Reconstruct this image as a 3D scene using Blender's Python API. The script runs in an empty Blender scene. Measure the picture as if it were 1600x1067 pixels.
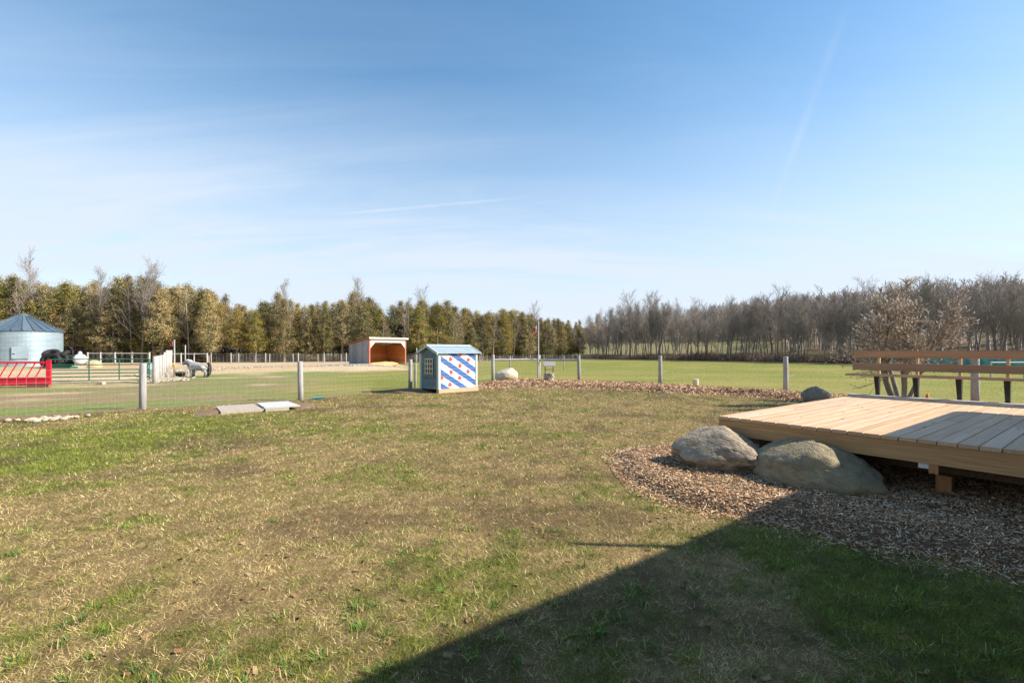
import bpy, bmesh, math, random
import numpy as np
from mathutils import Vector, Matrix

random.seed(7)
RS = np.random.RandomState(11)
sc = bpy.context.scene
col = sc.collection
F, HZ = 745.0, 547.8          # focal length in photo pixels, horizon row of the photo

# ------------------------------------------------------------------ camera, light, exposure
cam = bpy.data.cameras.new('camera'); camo = bpy.data.objects.new('camera', cam); col.objects.link(camo)
camo.location = (0, 0, 1.6); camo.rotation_euler = (math.radians(90), 0, 0)
cam.sensor_width = 36; cam.lens = 36 * F / 1600; cam.shift_y = 14.3 / 1600
cam.clip_start = 0.05; cam.clip_end = 5000
sc.camera = camo
SUN_EL = math.radians(35.9)
TO_SUN = Vector((0.997 * math.cos(SUN_EL), -0.075 * math.cos(SUN_EL), math.sin(SUN_EL)))
sun = bpy.data.lights.new('sun', 'SUN'); suno = bpy.data.objects.new('sun', sun); col.objects.link(suno)
sun.energy = 5.0; sun.angle = math.radians(0.5); sun.color = (1.0, 0.91, 0.78)
suno.rotation_euler = TO_SUN.to_track_quat('Z', 'Y').to_euler(); suno.location = (30, -10, 40)
world = bpy.data.worlds.new('World'); sc.world = world; world.use_nodes = True
wn, wl = world.node_tree.nodes, world.node_tree.links
wn.clear()
SKY_STRENGTH = 0.120
def build_world():
    out = wn.new('ShaderNodeOutputWorld'); bg = wn.new('ShaderNodeBackground'); bg.inputs[1].default_value = SKY_STRENGTH
    sky = wn.new('ShaderNodeTexSky'); sky.sky_type = 'NISHITA'; sky.sun_disc = False
    sky.sun_elevation = SUN_EL; sky.sun_rotation = math.radians(94.3)
    sky.altitude = 300; sky.air_density = 1.0; sky.dust_density = 0.6; sky.ozone_density = 2.0
    tc = wn.new('ShaderNodeTexCoord')
    sep = wn.new('ShaderNodeSeparateXYZ'); wl.new(tc.outputs['Generated'], sep.inputs[0])
    def m(op, a, b=None, c=None):
        n = wn.new('ShaderNodeMath'); n.operation = op
        for i, v in enumerate((a, b, c)):
            if v is None: continue
            if isinstance(v, (int, float)): n.inputs[i].default_value = v
            else: wl.new(v, n.inputs[i])
        return n.outputs[0]
    z = m('MAXIMUM', sep.outputs[2], 0.0)
    zz = m('ADD', z, 0.16)
    cx = m('DIVIDE', sep.outputs[0], zz); cy = m('DIVIDE', sep.outputs[1], zz)
    comb = wn.new('ShaderNodeCombineXYZ'); wl.new(cx, comb.inputs[0]); wl.new(cy, comb.inputs[1])
    def noise(scale, rot, stretch, detail, off=0.0, dist=0.0):
        mp = wn.new('ShaderNodeMapping'); mp.inputs['Rotation'].default_value = (0, 0, rot)
        mp.inputs['Scale'].default_value = (stretch, 1, 1); mp.inputs['Location'].default_value = (off, off * .7, 0)
        wl.new(comb.outputs[0], mp.inputs[0])
        n = wn.new('ShaderNodeTexNoise'); n.inputs['Scale'].default_value = scale; n.inputs['Detail'].default_value = detail
        n.inputs['Roughness'].default_value = 0.62; n.inputs['Distortion'].default_value = dist
        wl.new(mp.outputs[0], n.inputs['Vector']); return n.outputs['Fac']
    a = noise(0.9, 0.5, 0.35, 7, 3.1, .4); b = noise(2.6, 0.35, 0.22, 9, 9.0, .8)
    def ramp(x, lo, hi):
        mr = wn.new('ShaderNodeMapRange'); mr.clamp = True; mr.interpolation_type = 'SMOOTHSTEP'
        mr.inputs[1].default_value = lo; mr.inputs[2].default_value = hi
        wl.new(x, mr.inputs[0]); return mr.outputs[0]
    veil = m('MULTIPLY', ramp(a, 0.34, 0.66), ramp(b, 0.15, 0.75))
    low = ramp(z, 0.56, 0.02)                     # the veil of thin cloud thickens towards the horizon
    lowp = m('MULTIPLY', low, 0.95)
    f = m('ADD', m('MULTIPLY', veil, m('ADD', m('MULTIPLY', low, 0.42), 0.10)), m('MULTIPLY', lowp, m('ADD', m('MULTIPLY', b, 0.7), 0.55)))
    # contrails: thin great circles across the sky
    def trail(u0, v0, u1, v1, w, amp):
        d0 = Vector(((u0 - 800) / F, 1, (HZ - v0) / F)).normalized(); d1 = Vector(((u1 - 800) / F, 1, (HZ - v1) / F)).normalized()
        nrm = d0.cross(d1).normalized(); mid = (d0 + d1).normalized(); half = d0.dot(mid)
        def dot(v):
            n = wn.new('ShaderNodeVectorMath'); n.operation = 'DOT_PRODUCT'; n.inputs[1].default_value = v
            wl.new(tc.outputs['Generated'], n.inputs[0]); return n.outputs['Value']
        across = ramp(m('ABSOLUTE', dot(nrm)), w, 0.0)
        along = ramp(dot(mid), half - .004, half + .03)
        return m('MULTIPLY', m('MULTIPLY', m('MULTIPLY', across, along), ramp(b, .2, .6)), amp)
    f = m('ADD', f, trail(1335, -20, 1200, 345, .011, .20))
    f = m('ADD', f, trail(470, 340, 830, 308, .004, .30))
    f = m('MINIMUM', f, 0.93)
    mix = wn.new('ShaderNodeMix'); mix.data_type = 'RGBA'; mix.inputs['B'].default_value = (3.65, 4.05, 4.6, 1)
    wl.new(f, mix.inputs['Factor']); hsv = wn.new('ShaderNodeHueSaturation'); hsv.inputs['Saturation'].default_value = 1.17; hsv.inputs['Hue'].default_value = .49; hsv.inputs['Value'].default_value = 1.0; wl.new(sky.outputs[0], hsv.inputs['Color']); wl.new(hsv.outputs[0], mix.inputs['A'])
    wl.new(mix.outputs['Result'], bg.inputs[0]); wl.new(bg.outputs[0], out.inputs[0])
build_world()
sc.view_settings.view_transform = 'Standard'; sc.view_settings.look = 'None'
sc.view_settings.exposure = 0.86; sc.view_settings.gamma = 1.0; sc.view_settings.use_curve_mapping = False
sc.cycles.max_bounces = 5; sc.cycles.diffuse_bounces = 3

# ------------------------------------------------------------------ helpers
def P(u, v, z=0.0):
    "the ground point at height z that the photo shows at pixel u, v"
    Y = F * (1.6 - z) / (v - HZ); return ((u - 800) * Y / F, Y)
def X_at(u, Y): return (u - 800) * Y / F

def lat(ix, iy, seed):
    h = (ix.astype(np.int64) * 374761393 + iy.astype(np.int64) * 668265263 + seed * 974711) & 0x7fffffff
    h = ((h ^ (h >> 13)) * 1274126177) & 0x7fffffff
    return ((h ^ (h >> 16)) & 0xffff) / 65535.0
def vnoise(x, y, seed=0):
    ix, iy = np.floor(x), np.floor(y); fx, fy = x - ix, y - iy
    fx, fy = fx * fx * (3 - 2 * fx), fy * fy * (3 - 2 * fy)
    a, b, c, d = lat(ix, iy, seed), lat(ix + 1, iy, seed), lat(ix, iy + 1, seed), lat(ix + 1, iy + 1, seed)
    return (a * (1 - fx) + b * fx) * (1 - fy) + (c * (1 - fx) + d * fx) * fy
def fbm(x, y, s, seed=0, o=4):
    r, amp, t = 0, 1.0, 0
    for i in range(o):
        r = r + amp * vnoise(x / s * 2 ** i + i * 17.3, y / s * 2 ** i - i * 9.1, seed + i); t += amp; amp *= .55
    return r / t
def sstep(x, lo, hi):
    t = np.clip((x - lo) / (hi - lo), 0, 1); return t * t * (3 - 2 * t)
def poly_sd(x, y, poly):
    "signed distance, positive inside"
    p = np.array(poly); q = np.roll(p, -1, 0); d = np.full(x.shape, 1e9); ins = np.zeros(x.shape, bool)
    for (ax, ay), (bx_, by_) in zip(p, q):
        ex, ey = bx_ - ax, by_ - ay; wx, wy = x - ax, y - ay
        t = np.clip((wx * ex + wy * ey) / (ex * ex + ey * ey + 1e-12), 0, 1)
        d = np.minimum(d, np.hypot(wx - ex * t, wy - ey * t))
        c = ((ay > y) != (by_ > y)) & (x < (bx_ - ax) * (y - ay) / (by_ - ay + 1e-12) + ax)
        ins ^= c
    return np.where(ins, d, -d)

def new_mesh(name, V, faces, mat=None, vcol=None, smooth=False):
    V = np.asarray(V, np.float32); me = bpy.data.meshes.new(name)
    if isinstance(faces, np.ndarray):
        k = faces.shape[1]; n = len(faces)
        me.vertices.add(len(V)); me.vertices.foreach_set('co', V.ravel())
        me.loops.add(n * k); me.loops.foreach_set('vertex_index', faces.astype(np.int32).ravel())
        me.polygons.add(n); me.polygons.foreach_set('loop_start', np.arange(0, n * k, k, dtype=np.int32))
        me.update(calc_edges=True)
    else:
        me.from_pydata([tuple(map(float, v)) for v in V], [], faces); me.update()
    if vcol is not None:
        a = me.color_attributes.new('col', 'FLOAT_COLOR', 'POINT')
        c = np.ones((len(V), 4), np.float32); c[:, :3] = vcol; a.data.foreach_set('color', c.ravel())
    if smooth: me.polygons.foreach_set('use_smooth', np.ones(len(me.polygons), bool))
    if mat: me.materials.append(mat)
    return me
def add(name, me, parent=None, **props):
    o = bpy.data.objects.new(name, me); col.objects.link(o)
    if parent is not None: o.parent = parent
    for k, v in props.items(): o[k] = v
    return o
def thing(name, label, cat, loc=(0, 0, 0), rz=0.0, group=None):
    o = add(name, None); o.location = loc; o.rotation_euler = (0, 0, rz); o.empty_display_size = .2
    tag(o, label, cat, group); return o
def tag(o, label, cat, group=None):
    o['label'] = label; o['category'] = cat
    if group: o['group'] = group
    return o
def dup(root, loc, rz=None, label=None, scale=None):
    r = root.copy(); col.objects.link(r); r.location = loc
    if rz is not None: r.rotation_euler = (0, 0, rz)
    if scale is not None: r.scale = scale
    if label: r['label'] = label
    for ch in list(root.children):
        c = ch.copy(); col.objects.link(c); c.parent = r
        for g in list(ch.children):
            d = g.copy(); col.objects.link(d); d.parent = c
    return r

class MB:
    "collects boxes, tubes and lathes into one mesh"
    def __init__(s): s.V, s.F = [], []
    def raw(s, V, Fs):
        b = len(s.V); s.V += [tuple(v) for v in V]; s.F += [tuple(i + b for i in f) for f in Fs]; return s
    def box(s, x0, x1, y0, y1, z0, z1, M=None):
        V = [(x, y, z) for x in (x0, x1) for y in (y0, y1) for z in (z0, z1)]
        if M is not None: V = [tuple(M @ Vector(v)) for v in V]
        return s.raw(V, [(0, 1, 3, 2), (4, 6, 7, 5), (0, 4, 5, 1), (2, 3, 7, 6), (0, 2, 6, 4), (1, 5, 7, 3)])
    def cbox(s, x0, x1, y0, y1, z0, z1, c=.004):
        "box with chamfered long edges (runs along x)"
        pr = [(y0 + c, z0), (y1 - c, z0), (y1, z0 + c), (y1, z1 - c), (y1 - c, z1), (y0 + c, z1), (y0, z1 - c), (y0, z0 + c)]
        V = [(x0, y, z) for y, z in pr] + [(x1, y, z) for y, z in pr]
        return s.raw(V, [(i, i + 8, (i + 1) % 8 + 8, (i + 1) % 8) for i in range(8)] + [tuple(range(8)), tuple(range(15, 7, -1))])
    def tube(s, p0, p1, r0, r1=None, k=8, caps=True):
        r1 = r0 if r1 is None else r1; p0, p1 = Vector(p0), Vector(p1); d = (p1 - p0).normalized()
        a = d.orthogonal().normalized(); b = d.cross(a)
        V = [p + (a * math.cos(2 * math.pi * i / k) + b * math.sin(2 * math.pi * i / k)) * r for p, r in ((p0, r0), (p1, r1)) for i in range(k)]
        Fs = [(i, (i + 1) % k, (i + 1) % k + k, i + k) for i in range(k)]
        if caps: Fs += [tuple(range(k - 1, -1, -1)), tuple(range(k, 2 * k))]
        return s.raw(V, Fs)
    def lathe(s, prof, k=16, c=(0, 0, 0)):
        V = [(c[0] + r * math.cos(2 * math.pi * i / k), c[1] + r * math.sin(2 * math.pi * i / k), c[2] + z) for r, z in prof for i in range(k)]
        Fs = []
        for j in range(len(prof) - 1):
            for i in range(k):
                Fs.append((j * k + i, j * k + (i + 1) % k, (j + 1) * k + (i + 1) % k, (j + 1) * k + i))
        Fs += [tuple(range(k - 1, -1, -1)), tuple((len(prof) - 1) * k + i for i in range(k))]
        return s.raw(V, Fs)
    def mesh(s, name, mat, smooth=False): return new_mesh(name, s.V, s.F, mat, smooth=smooth)
    def obj(s, name, mat, parent=None, smooth=False, **p): return add(name, s.mesh(name, mat, smooth), parent, **p)

def tubes_np(segs, k=3):
    "segs: (n,8) p0 p1 r0 r1"
    S = np.asarray(segs, float); p0, p1, r0, r1 = S[:, :3], S[:, 3:6], S[:, 6], S[:, 7]
    d = p1 - p0; d /= np.linalg.norm(d, axis=1)[:, None] + 1e-9
    ref = np.where(np.abs(d[:, 2:3]) > .8, [[1., 0, 0]], [[0, 0, 1.]])
    a = np.cross(d, ref); a /= np.linalg.norm(a, axis=1)[:, None] + 1e-9; b = np.cross(d, a)
    n = len(S); V = np.zeros((n, 2 * k, 3))
    for i in range(k):
        w = a * math.cos(2 * math.pi * i / k) + b * math.sin(2 * math.pi * i / k)
        V[:, i] = p0 + w * r0[:, None]; V[:, k + i] = p1 + w * r1[:, None]
    base = (np.arange(n) * 2 * k)[:, None, None]
    Fq = np.array([[i, (i + 1) % k, (i + 1) % k + k, i + k] for i in range(k)])[None] + base
    return V.reshape(-1, 3), Fq.reshape(-1, 4)

# ------------------------------------------------------------------ materials
def mat(name, c1, c2=None, scale=6.0, stretch=(1, 1, 1), rough=.8, bump=0.0, bscale=None, rnd=0.0, metal=0.0, detail=5, coords='Object', spec=.3, attr=False, c3=None, s3=1.2, w3=(.5, .75), speck=0, knots=None):
    m = bpy.data.materials.new(name); m.use_nodes = True; nt = m.node_tree; N, L = nt.nodes, nt.links
    bs = N['Principled BSDF']; bs.inputs['Roughness'].default_value = rough; bs.inputs['Metallic'].default_value = metal
    bs.inputs['Specular IOR Level'].default_value = spec
    tc = N.new('ShaderNodeTexCoord'); oi = N.new('ShaderNodeObjectInfo')
    va = N.new('ShaderNodeVectorMath'); va.operation = 'MULTIPLY_ADD'
    cb = N.new('ShaderNodeCombineXYZ')
    for i in range(3): L.new(oi.outputs['Random'], cb.inputs[i])
    L.new(cb.outputs[0], va.inputs[0]); va.inputs[1].default_value = (37, 53, 71) if rnd > 0 else (0, 0, 0)
    L.new(tc.outputs[coords], va.inputs[2])
    mp = N.new('ShaderNodeMapping'); mp.inputs['Scale'].default_value = stretch; L.new(va.outputs[0], mp.inputs[0])
    no = N.new('ShaderNodeTexNoise'); no.inputs['Scale'].default_value = scale; no.inputs['Detail'].default_value = detail; no.inputs['Roughness'].default_value = .6
    L.new(mp.outputs[0], no.inputs['Vector'])
    mr = N.new('ShaderNodeMapRange'); mr.inputs[1].default_value = .3; mr.inputs[2].default_value = .7; L.new(no.outputs['Fac'], mr.inputs[0])
    mx = N.new('ShaderNodeMix'); mx.data_type = 'RGBA'
    mx.inputs['A'].default_value = (*c1, 1); mx.inputs['B'].default_value = (*(c2 or c1), 1); L.new(mr.outputs[0], mx.inputs['Factor'])
    res = mx.outputs['Result']
    if attr:
        at = N.new('ShaderNodeAttribute'); at.attribute_name = 'col'
        m2 = N.new('ShaderNodeMix'); m2.data_type = 'RGBA'; m2.blend_type = 'MULTIPLY'; m2.inputs['Factor'].default_value = 1
        L.new(at.outputs['Color'], m2.inputs['A']); L.new(res, m2.inputs['B']); res = m2.outputs['Result']
    if c3:
        n3 = N.new('ShaderNodeTexNoise'); n3.inputs['Scale'].default_value = s3; n3.inputs['Detail'].default_value = 4; L.new(va.outputs[0], n3.inputs['Vector'])
        r3 = N.new('ShaderNodeMapRange'); r3.inputs[1].default_value = w3[0]; r3.inputs[2].default_value = w3[1]; L.new(n3.outputs['Fac'], r3.inputs[0])
        m3 = N.new('ShaderNodeMix'); m3.data_type = 'RGBA'; L.new(r3.outputs[0], m3.inputs['Factor']); L.new(res, m3.inputs['A']); m3.inputs['B'].default_value = (*c3, 1); res = m3.outputs['Result']
    if speck:
        ns = N.new('ShaderNodeTexNoise'); ns.inputs['Scale'].default_value = speck; ns.inputs['Detail'].default_value = 3; ns.inputs['Roughness'].default_value = .8; L.new(tc.outputs[coords], ns.inputs['Vector'])
        rs_ = N.new('ShaderNodeMapRange'); rs_.inputs[1].default_value = .35; rs_.inputs[2].default_value = .65; rs_.inputs[3].default_value = .75; rs_.inputs[4].default_value = 1.2; L.new(ns.outputs['Fac'], rs_.inputs[0])
        m5 = N.new('ShaderNodeMix'); m5.data_type = 'RGBA'; m5.blend_type = 'MULTIPLY'; m5.inputs['Factor'].default_value = 1; L.new(res, m5.inputs['A']); L.new(rs_.outputs[0], m5.inputs['B']); res = m5.outputs['Result']
    if knots:
        mk = N.new('ShaderNodeMapping'); mk.inputs['Scale'].default_value = knots; L.new(va.outputs[0], mk.inputs[0])
        vo = N.new('ShaderNodeTexVoronoi'); vo.inputs['Scale'].default_value = 1.0; L.new(mk.outputs[0], vo.inputs['Vector'])
        rk = N.new('ShaderNodeMapRange'); rk.inputs[1].default_value = .07; rk.inputs[2].default_value = .16; rk.inputs[3].default_value = .85; rk.inputs[4].default_value = 0; L.new(vo.outputs['Distance'], rk.inputs[0])
        m6 = N.new('ShaderNodeMix'); m6.data_type = 'RGBA'; sk = N.new('ShaderNodeSeparateColor'); L.new(vo.outputs['Color'], sk.inputs[0]); gk = N.new('ShaderNodeMath'); gk.operation = 'GREATER_THAN'; gk.inputs[1].default_value = .6; L.new(sk.outputs[0], gk.inputs[0]); mk2 = N.new('ShaderNodeMath'); mk2.operation = 'MULTIPLY'; L.new(gk.outputs[0], mk2.inputs[0]); L.new(rk.outputs[0], mk2.inputs[1]); L.new(mk2.outputs[0], m6.inputs['Factor']); L.new(res, m6.inputs['A']); m6.inputs['B'].default_value = (.14, .07, .035, 1); res = m6.outputs['Result']
    if rnd > 0:
        hs = N.new('ShaderNodeHueSaturation'); r2 = N.new('ShaderNodeMapRange'); r2.inputs[3].default_value = 1 - rnd; r2.inputs[4].default_value = 1 + rnd
        L.new(oi.outputs['Random'], r2.inputs[0]); L.new(r2.outputs[0], hs.inputs['Value']); L.new(res, hs.inputs['Color'])
        r4 = N.new('ShaderNodeMath'); r4.operation = 'MULTIPLY'; r4.inputs[1].default_value = 7.31; L.new(oi.outputs['Random'], r4.inputs[0])
        r5 = N.new('ShaderNodeMath'); r5.operation = 'FRACT'; L.new(r4.outputs[0], r5.inputs[0])
        r6 = N.new('ShaderNodeMapRange'); r6.inputs[3].default_value = 1 - rnd * .8; r6.inputs[4].default_value = 1 + rnd * .5; L.new(r5.outputs[0], r6.inputs[0]); L.new(r6.outputs[0], hs.inputs['Saturation'])
        res = hs.outputs['Color']
    L.new(res, bs.inputs['Base Color'])
    if bump:
        bu = N.new('ShaderNodeBump'); bu.inputs['Strength'].default_value = bump; bu.inputs['Distance'].default_value = .02
        if bscale:
            n2 = N.new('ShaderNodeTexNoise'); n2.inputs['Scale'].default_value = bscale; n2.inputs['Detail'].default_value = 5; L.new(mp.outputs[0], n2.inputs['Vector']); L.new(n2.outputs['Fac'], bu.inputs['Height'])
        else: L.new(no.outputs['Fac'], bu.inputs['Height'])
        L.new(bu.outputs[0], bs.inputs['Normal'])
    return m

M = {}
M['ground'] = mat('ground', (.72, .70, .66), (1.25, 1.25, 1.25), scale=9, attr=True, rough=.95, bump=.8, bscale=30, coords='Object', spec=.1)
M['blade'] = mat('blade', (.85, .85, .85), (1.1, 1.1, 1.1), scale=3, attr=True, rough=.75, spec=.2)
M['mulch'] = mat('mulch', (.12, .08, .05), (.30, .21, .14), scale=40, rough=.95, bump=.9, detail=6, spec=.1)
M['chip'] = mat('chip', (.85, .85, .85), (1.1, 1.1, 1.1), scale=60, attr=True, rough=.85, spec=.2)
M['deck'] = mat('deck_board', (.48, .30, .165), (.64, .435, .275), scale=3.0, stretch=(.5, 14, 14), rough=.6, bump=.15, rnd=.12, c3=(.50, .29, .14), s3=2.0, w3=(.55, .8), spec=.35, knots=(2.2, 7, 7))
M['rim'] = mat('rim_board', (.42, .22, .095), (.60, .36, .18), scale=3.0, stretch=(14, .5, 14), rough=.7, bump=.15, rnd=.08, knots=(8, 2.0, 8))
M['bench'] = mat('bench_board', (.36, .20, .105), (.50, .30, .17), scale=3.0, stretch=(.4, 14, 14), rough=.65, bump=.15, rnd=.1, knots=(1.6, 7, 7))
M['bench_post'] = mat('bench_post', (.52, .32, .17), (.62, .42, .24), scale=4, stretch=(14, 14, .5), rough=.65)
M['edge'] = mat('weathered_edge_board', (.36, .36, .36), (.5, .5, .5), scale=4.0, stretch=(.5, 14, 14), rough=.8, rnd=.1)
M['black'] = mat('black_metal', (.012, .012, .014), (.02, .02, .022), rough=.45, spec=.5)
M['dark_wood'] = mat('dark_wood', (.10, .06, .03), (.2, .12, .06), scale=4, stretch=(1, 8, 8), rough=.8)
M['orange_wood'] = mat('orange_wood', (.38, .17, .06), (.5, .25, .1), scale=6, stretch=(6, 6, 1), rough=.8)
M['plastic_white'] = mat('white_plastic', (.7, .7, .7), (.8, .8, .8), rough=.5)
M['post'] = mat('fence_post_wood', (.26, .25, .24), (.44, .42, .40), scale=5, stretch=(8, 8, .7), rough=.9, bump=.5, rnd=.12, c3=(.2, .18, .16), s3=3, w3=(.6, .85))
M['post_white'] = mat('pale_post', (.36, .34, .32), (.52, .50, .47), scale=5, stretch=(8, 8, .7), rough=.85, rnd=.08)
M['wire'] = mat('galvanised_wire', (.42, .42, .40), (.55, .55, .53), rough=.5, metal=.3)
M['insul'] = mat('insulator', (.75, .75, .6), rough=.5)
M['red'] = mat('red_paint', (.62, .012, .035), (.75, .02, .05), scale=4, rough=.4, c3=(.5, .10, .08), s3=5, w3=(.55, .85))
M['green_gate'] = mat('green_gate', (.008, .10, .055), (.015, .14, .075), rough=.35, spec=.5)
M['bin'] = mat('bin_metal', (.22, .29, .33), (.29, .37, .42), scale=2, rough=.55, metal=.2, rnd=.04)
M['bin_roof'] = mat('bin_roof', (.10, .15, .20), (.16, .22, .27), scale=3, rough=.4, metal=.4, rnd=.18)
M['rubber'] = mat('black_rubber', (.012, .012, .012), (.03, .03, .03), rough=.7, rnd=.1)
M['tank'] = mat('white_tank', (.50, .51, .53), (.56, .56, .58), rough=.35)
M['tan'] = mat('tan_heap', (.42, .33, .18), (.52, .43, .27), scale=6, rough=.95, bump=.6)
M['barrel'] = mat('blue_grey_barrel', (.16, .22, .23), (.22, .29, .30), rough=.5)
M['stone'] = mat('pale_stone', (.34, .28, .20), (.52, .45, .35), scale=7, rough=.9, bump=.6, rnd=.15)
M['boulder_a'] = mat('boulder', (.19, .15, .105), (.46, .38, .28), scale=5, rough=.92, bump=1.0, bscale=16, c3=(.17, .11, .07), s3=3.2, w3=(.58, .8), detail=8, speck=52)
M['boulder_b'] = mat('boulder_tan', (.20, .165, .10), (.38, .31, .20), scale=6, rough=.92, bump=.9, bscale=22, c3=(.40, .30, .15), s3=1.6, w3=(.5, .8), detail=8, speck=52)
M['boulder_c'] = mat('boulder_lichen', (.15, .13, .10), (.36, .32, .26), scale=6, rough=.92, bump=.8, c3=(.08, .07, .07), s3=6, detail=8, speck=52)
M['boulder_w'] = mat('boulder_cream', (.48, .41, .29), (.66, .60, .47), scale=5, rough=.9, bump=.7, c3=(.50, .36, .24), s3=3, w3=(.55, .8), detail=8, speck=52)
M['slab'] = mat('concrete_slab', (.34, .29, .23), (.46, .40, .33), scale=8, rough=.9, bump=.3)
M['slab2'] = mat('pale_slab', (.44, .45, .44), (.54, .54, .52), scale=10, rough=.85, bump=.2)
M['siding'] = mat('blue_grey_siding', (.10, .15, .16), (.20, .26, .27), scale=5, stretch=(1, 1, 5), rough=.8, bump=.3, rnd=.12)
M['trim'] = mat('sage_trim', (.42, .46, .42), (.54, .58, .53), scale=5, stretch=(5, 5, 1), rough=.8)
M['skid'] = mat('skid_timber', (.40, .29, .17), (.54, .42, .27), scale=5, stretch=(1, 8, 8), rough=.8)
M['roofmetal'] = mat('pale_roof_metal', (.34, .43, .47), (.44, .53, .57), scale=3, rough=.35, metal=.15)
M['cream'] = mat('cream_muntin', (.70, .63, .46), (.78, .72, .56), rough=.7)
M['glass'] = mat('dark_glass', (.02, .025, .03), (.03, .035, .04), rough=.08, spec=.6)
M['leafred'] = mat('red_paint_leaf', (.68, .07, .035), (.76, .11, .05), rough=.6)
M['barnwood'] = mat('grey_barn_board', (.20, .20, .20), (.36, .35, .345), scale=4, stretch=(5, 5, .6), rough=.9, bump=.3, rnd=.18)
M['rust'] = mat('red_brown_trim', (.33, .10, .07), (.46, .18, .13), rough=.7)
M['inner'] = mat('orange_inner_board', (.42, .13, .03), (.60, .24, .07), scale=4, stretch=(1, 1, 3), rough=.75, rnd=.15)
M['header'] = mat('pale_header', (.62, .54, .46), (.74, .66, .58), rough=.8)
M['straw'] = mat('straw', (.45, .31, .12), (.62, .46, .2), scale=20, rough=.95, bump=.8)
M['flag_red'] = mat('flag_red', (.40, .02, .035), (.48, .03, .04), rough=.8)
M['flag_white'] = mat('flag_white', (.55, .53, .53), rough=.8)
M['grey_pole'] = mat('grey_pole', (.6, .6, .6), (.7, .7, .7), rough=.4)
M['yellow'] = mat('yellow_paint', (.65, .42, .06), (.75, .5, .1), rough=.5)
M['rusty'] = mat('rusty_pipe', (.16, .08, .05), (.28, .14, .09), scale=20, rough=.8)
M['pony'] = mat('pony_coat', (.27, .265, .26), (.47, .46, .44), scale=5, rough=.95, c3=(.13, .13, .14), s3=3.0, w3=(.46, .66), bump=.3)
M['mane'] = mat('pale_mane', (.62, .60, .55), (.8, .78, .72), scale=14, stretch=(1, 1, 4), rough=.95)
M['tailhair'] = mat('dark_tail', (.02, .017, .015), (.06, .045, .04), scale=14, rough=.9)
M['hoof'] = mat('hoof', (.08, .07, .06), rough=.8)
M['bale'] = mat('teal_wrap', (.05, .27, .23), (.09, .36, .31), scale=3, rough=.35, spec=.5, rnd=.1)
M['orange'] = mat('orange_cone', (.85, .16, .03), rough=.5)
M['log'] = mat('cut_log', (.62, .50, .32), (.72, .60, .42), scale=12, rough=.85)
M['bark'] = mat('bark_grey', (.17, .145, .12), (.30, .26, .22), scale=5, stretch=(3, 3, .5), rough=.95, rnd=.15)
M['bark_light'] = mat('bark_pale', (.30, .26, .21), (.44, .39, .33), scale=5, stretch=(3, 3, .5), rough=.95, rnd=.15)
M['bark_cedar'] = mat('bark_cedar', (.22, .18, .14), (.36, .30, .24), scale=5, stretch=(3, 3, .5), rough=.95, rnd=.15)
M['twig'] = mat('twig_brown', (.235, .20, .175), (.36, .315, .275), scale=3, rough=.95, rnd=.14)
M['twig_light'] = mat('twig_light', (.27, .215, .165), (.38, .31, .25), scale=3, rough=.9)
M['twig_shrub'] = mat('shrub_twig', (.24, .18, .13), (.42, .33, .25), scale=9, rough=.9)
M['bud'] = mat('pale_bud', (.55, .44, .34), (.72, .62, .50), scale=9, rough=.85)
M['cedar'] = mat('cedar_foliage', (.8, .8, .8), (1.2, 1.2, 1.2), scale=1.2, attr=True, rough=.85, rnd=.3, spec=.15)
M['brush'] = mat('dark_brush', (.17, .11, .08), (.30, .22, .16), scale=1, rough=.95)
M['farwood'] = mat('far_twigs', (.22, .185, .165), (.32, .275, .245), scale=.08, rough=.95)
M['wall'] = mat('house_siding', (.62, .60, .55), (.68, .66, .60), rough=.7)
M['shingle'] = mat('house_shingle', (.07, .065, .06), (.12, .11, .10), scale=20, rough=.9)
M['steel'] = mat('screw_steel', (.25, .24, .23), rough=.4, metal=.8)
M['teal'] = mat('teal_plastic', (.08, .32, .33), rough=.5)

# ------------------------------------------------------------------ ground: height and colour over the plan
TREE_A, TREE_D = np.array([14., 100.]), np.array([.561, -.828])     # front line of the bare wood
ARENA = [P(250, 583, .25), P(330, 580, .25), P(450, 576, .28), P(560, 575, .3), P(640, 573.5, .3), (-11, 50), (-14, 57), (-20, 60), (-30, 55), (-120, 53), (-120, 15), (-30, 18.5), (-21.6, 21.3), (-18.4, 23.3), (-19.6, 26)]
def height(x, y):
    x = np.asarray(x, float); y = np.asarray(y, float)
    z = .05 * (fbm(x, y, 5.0, 3, 3) - .5) * sstep(np.hypot(x, y), 8, 16) + .02 * (fbm(x, y, .9, 5, 2) - .5)
    z = z + .3 * sstep(poly_sd(x, y, ARENA), -.8, 3.0)
    d = (x - TREE_A[0]) * .828 + (y - TREE_A[1]) * .561
    d = d + 4 * (fbm(x, y, 40, 8, 2) - .5)
    r = np.where(d > 4, .085 * (d - 4), 0) + np.maximum(d - 60, 0) * .012
    z = z + np.minimum(r, 26) * sstep(x + .25 * y, -6, 60)
    z = z + .25 * np.maximum(0, fbm(x, y, 30, 4, 2) - .5) * sstep(y, 40, 90)
    return z
def hz(x, y): return float(height(np.array([x]), np.array([y]))[0])

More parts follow.
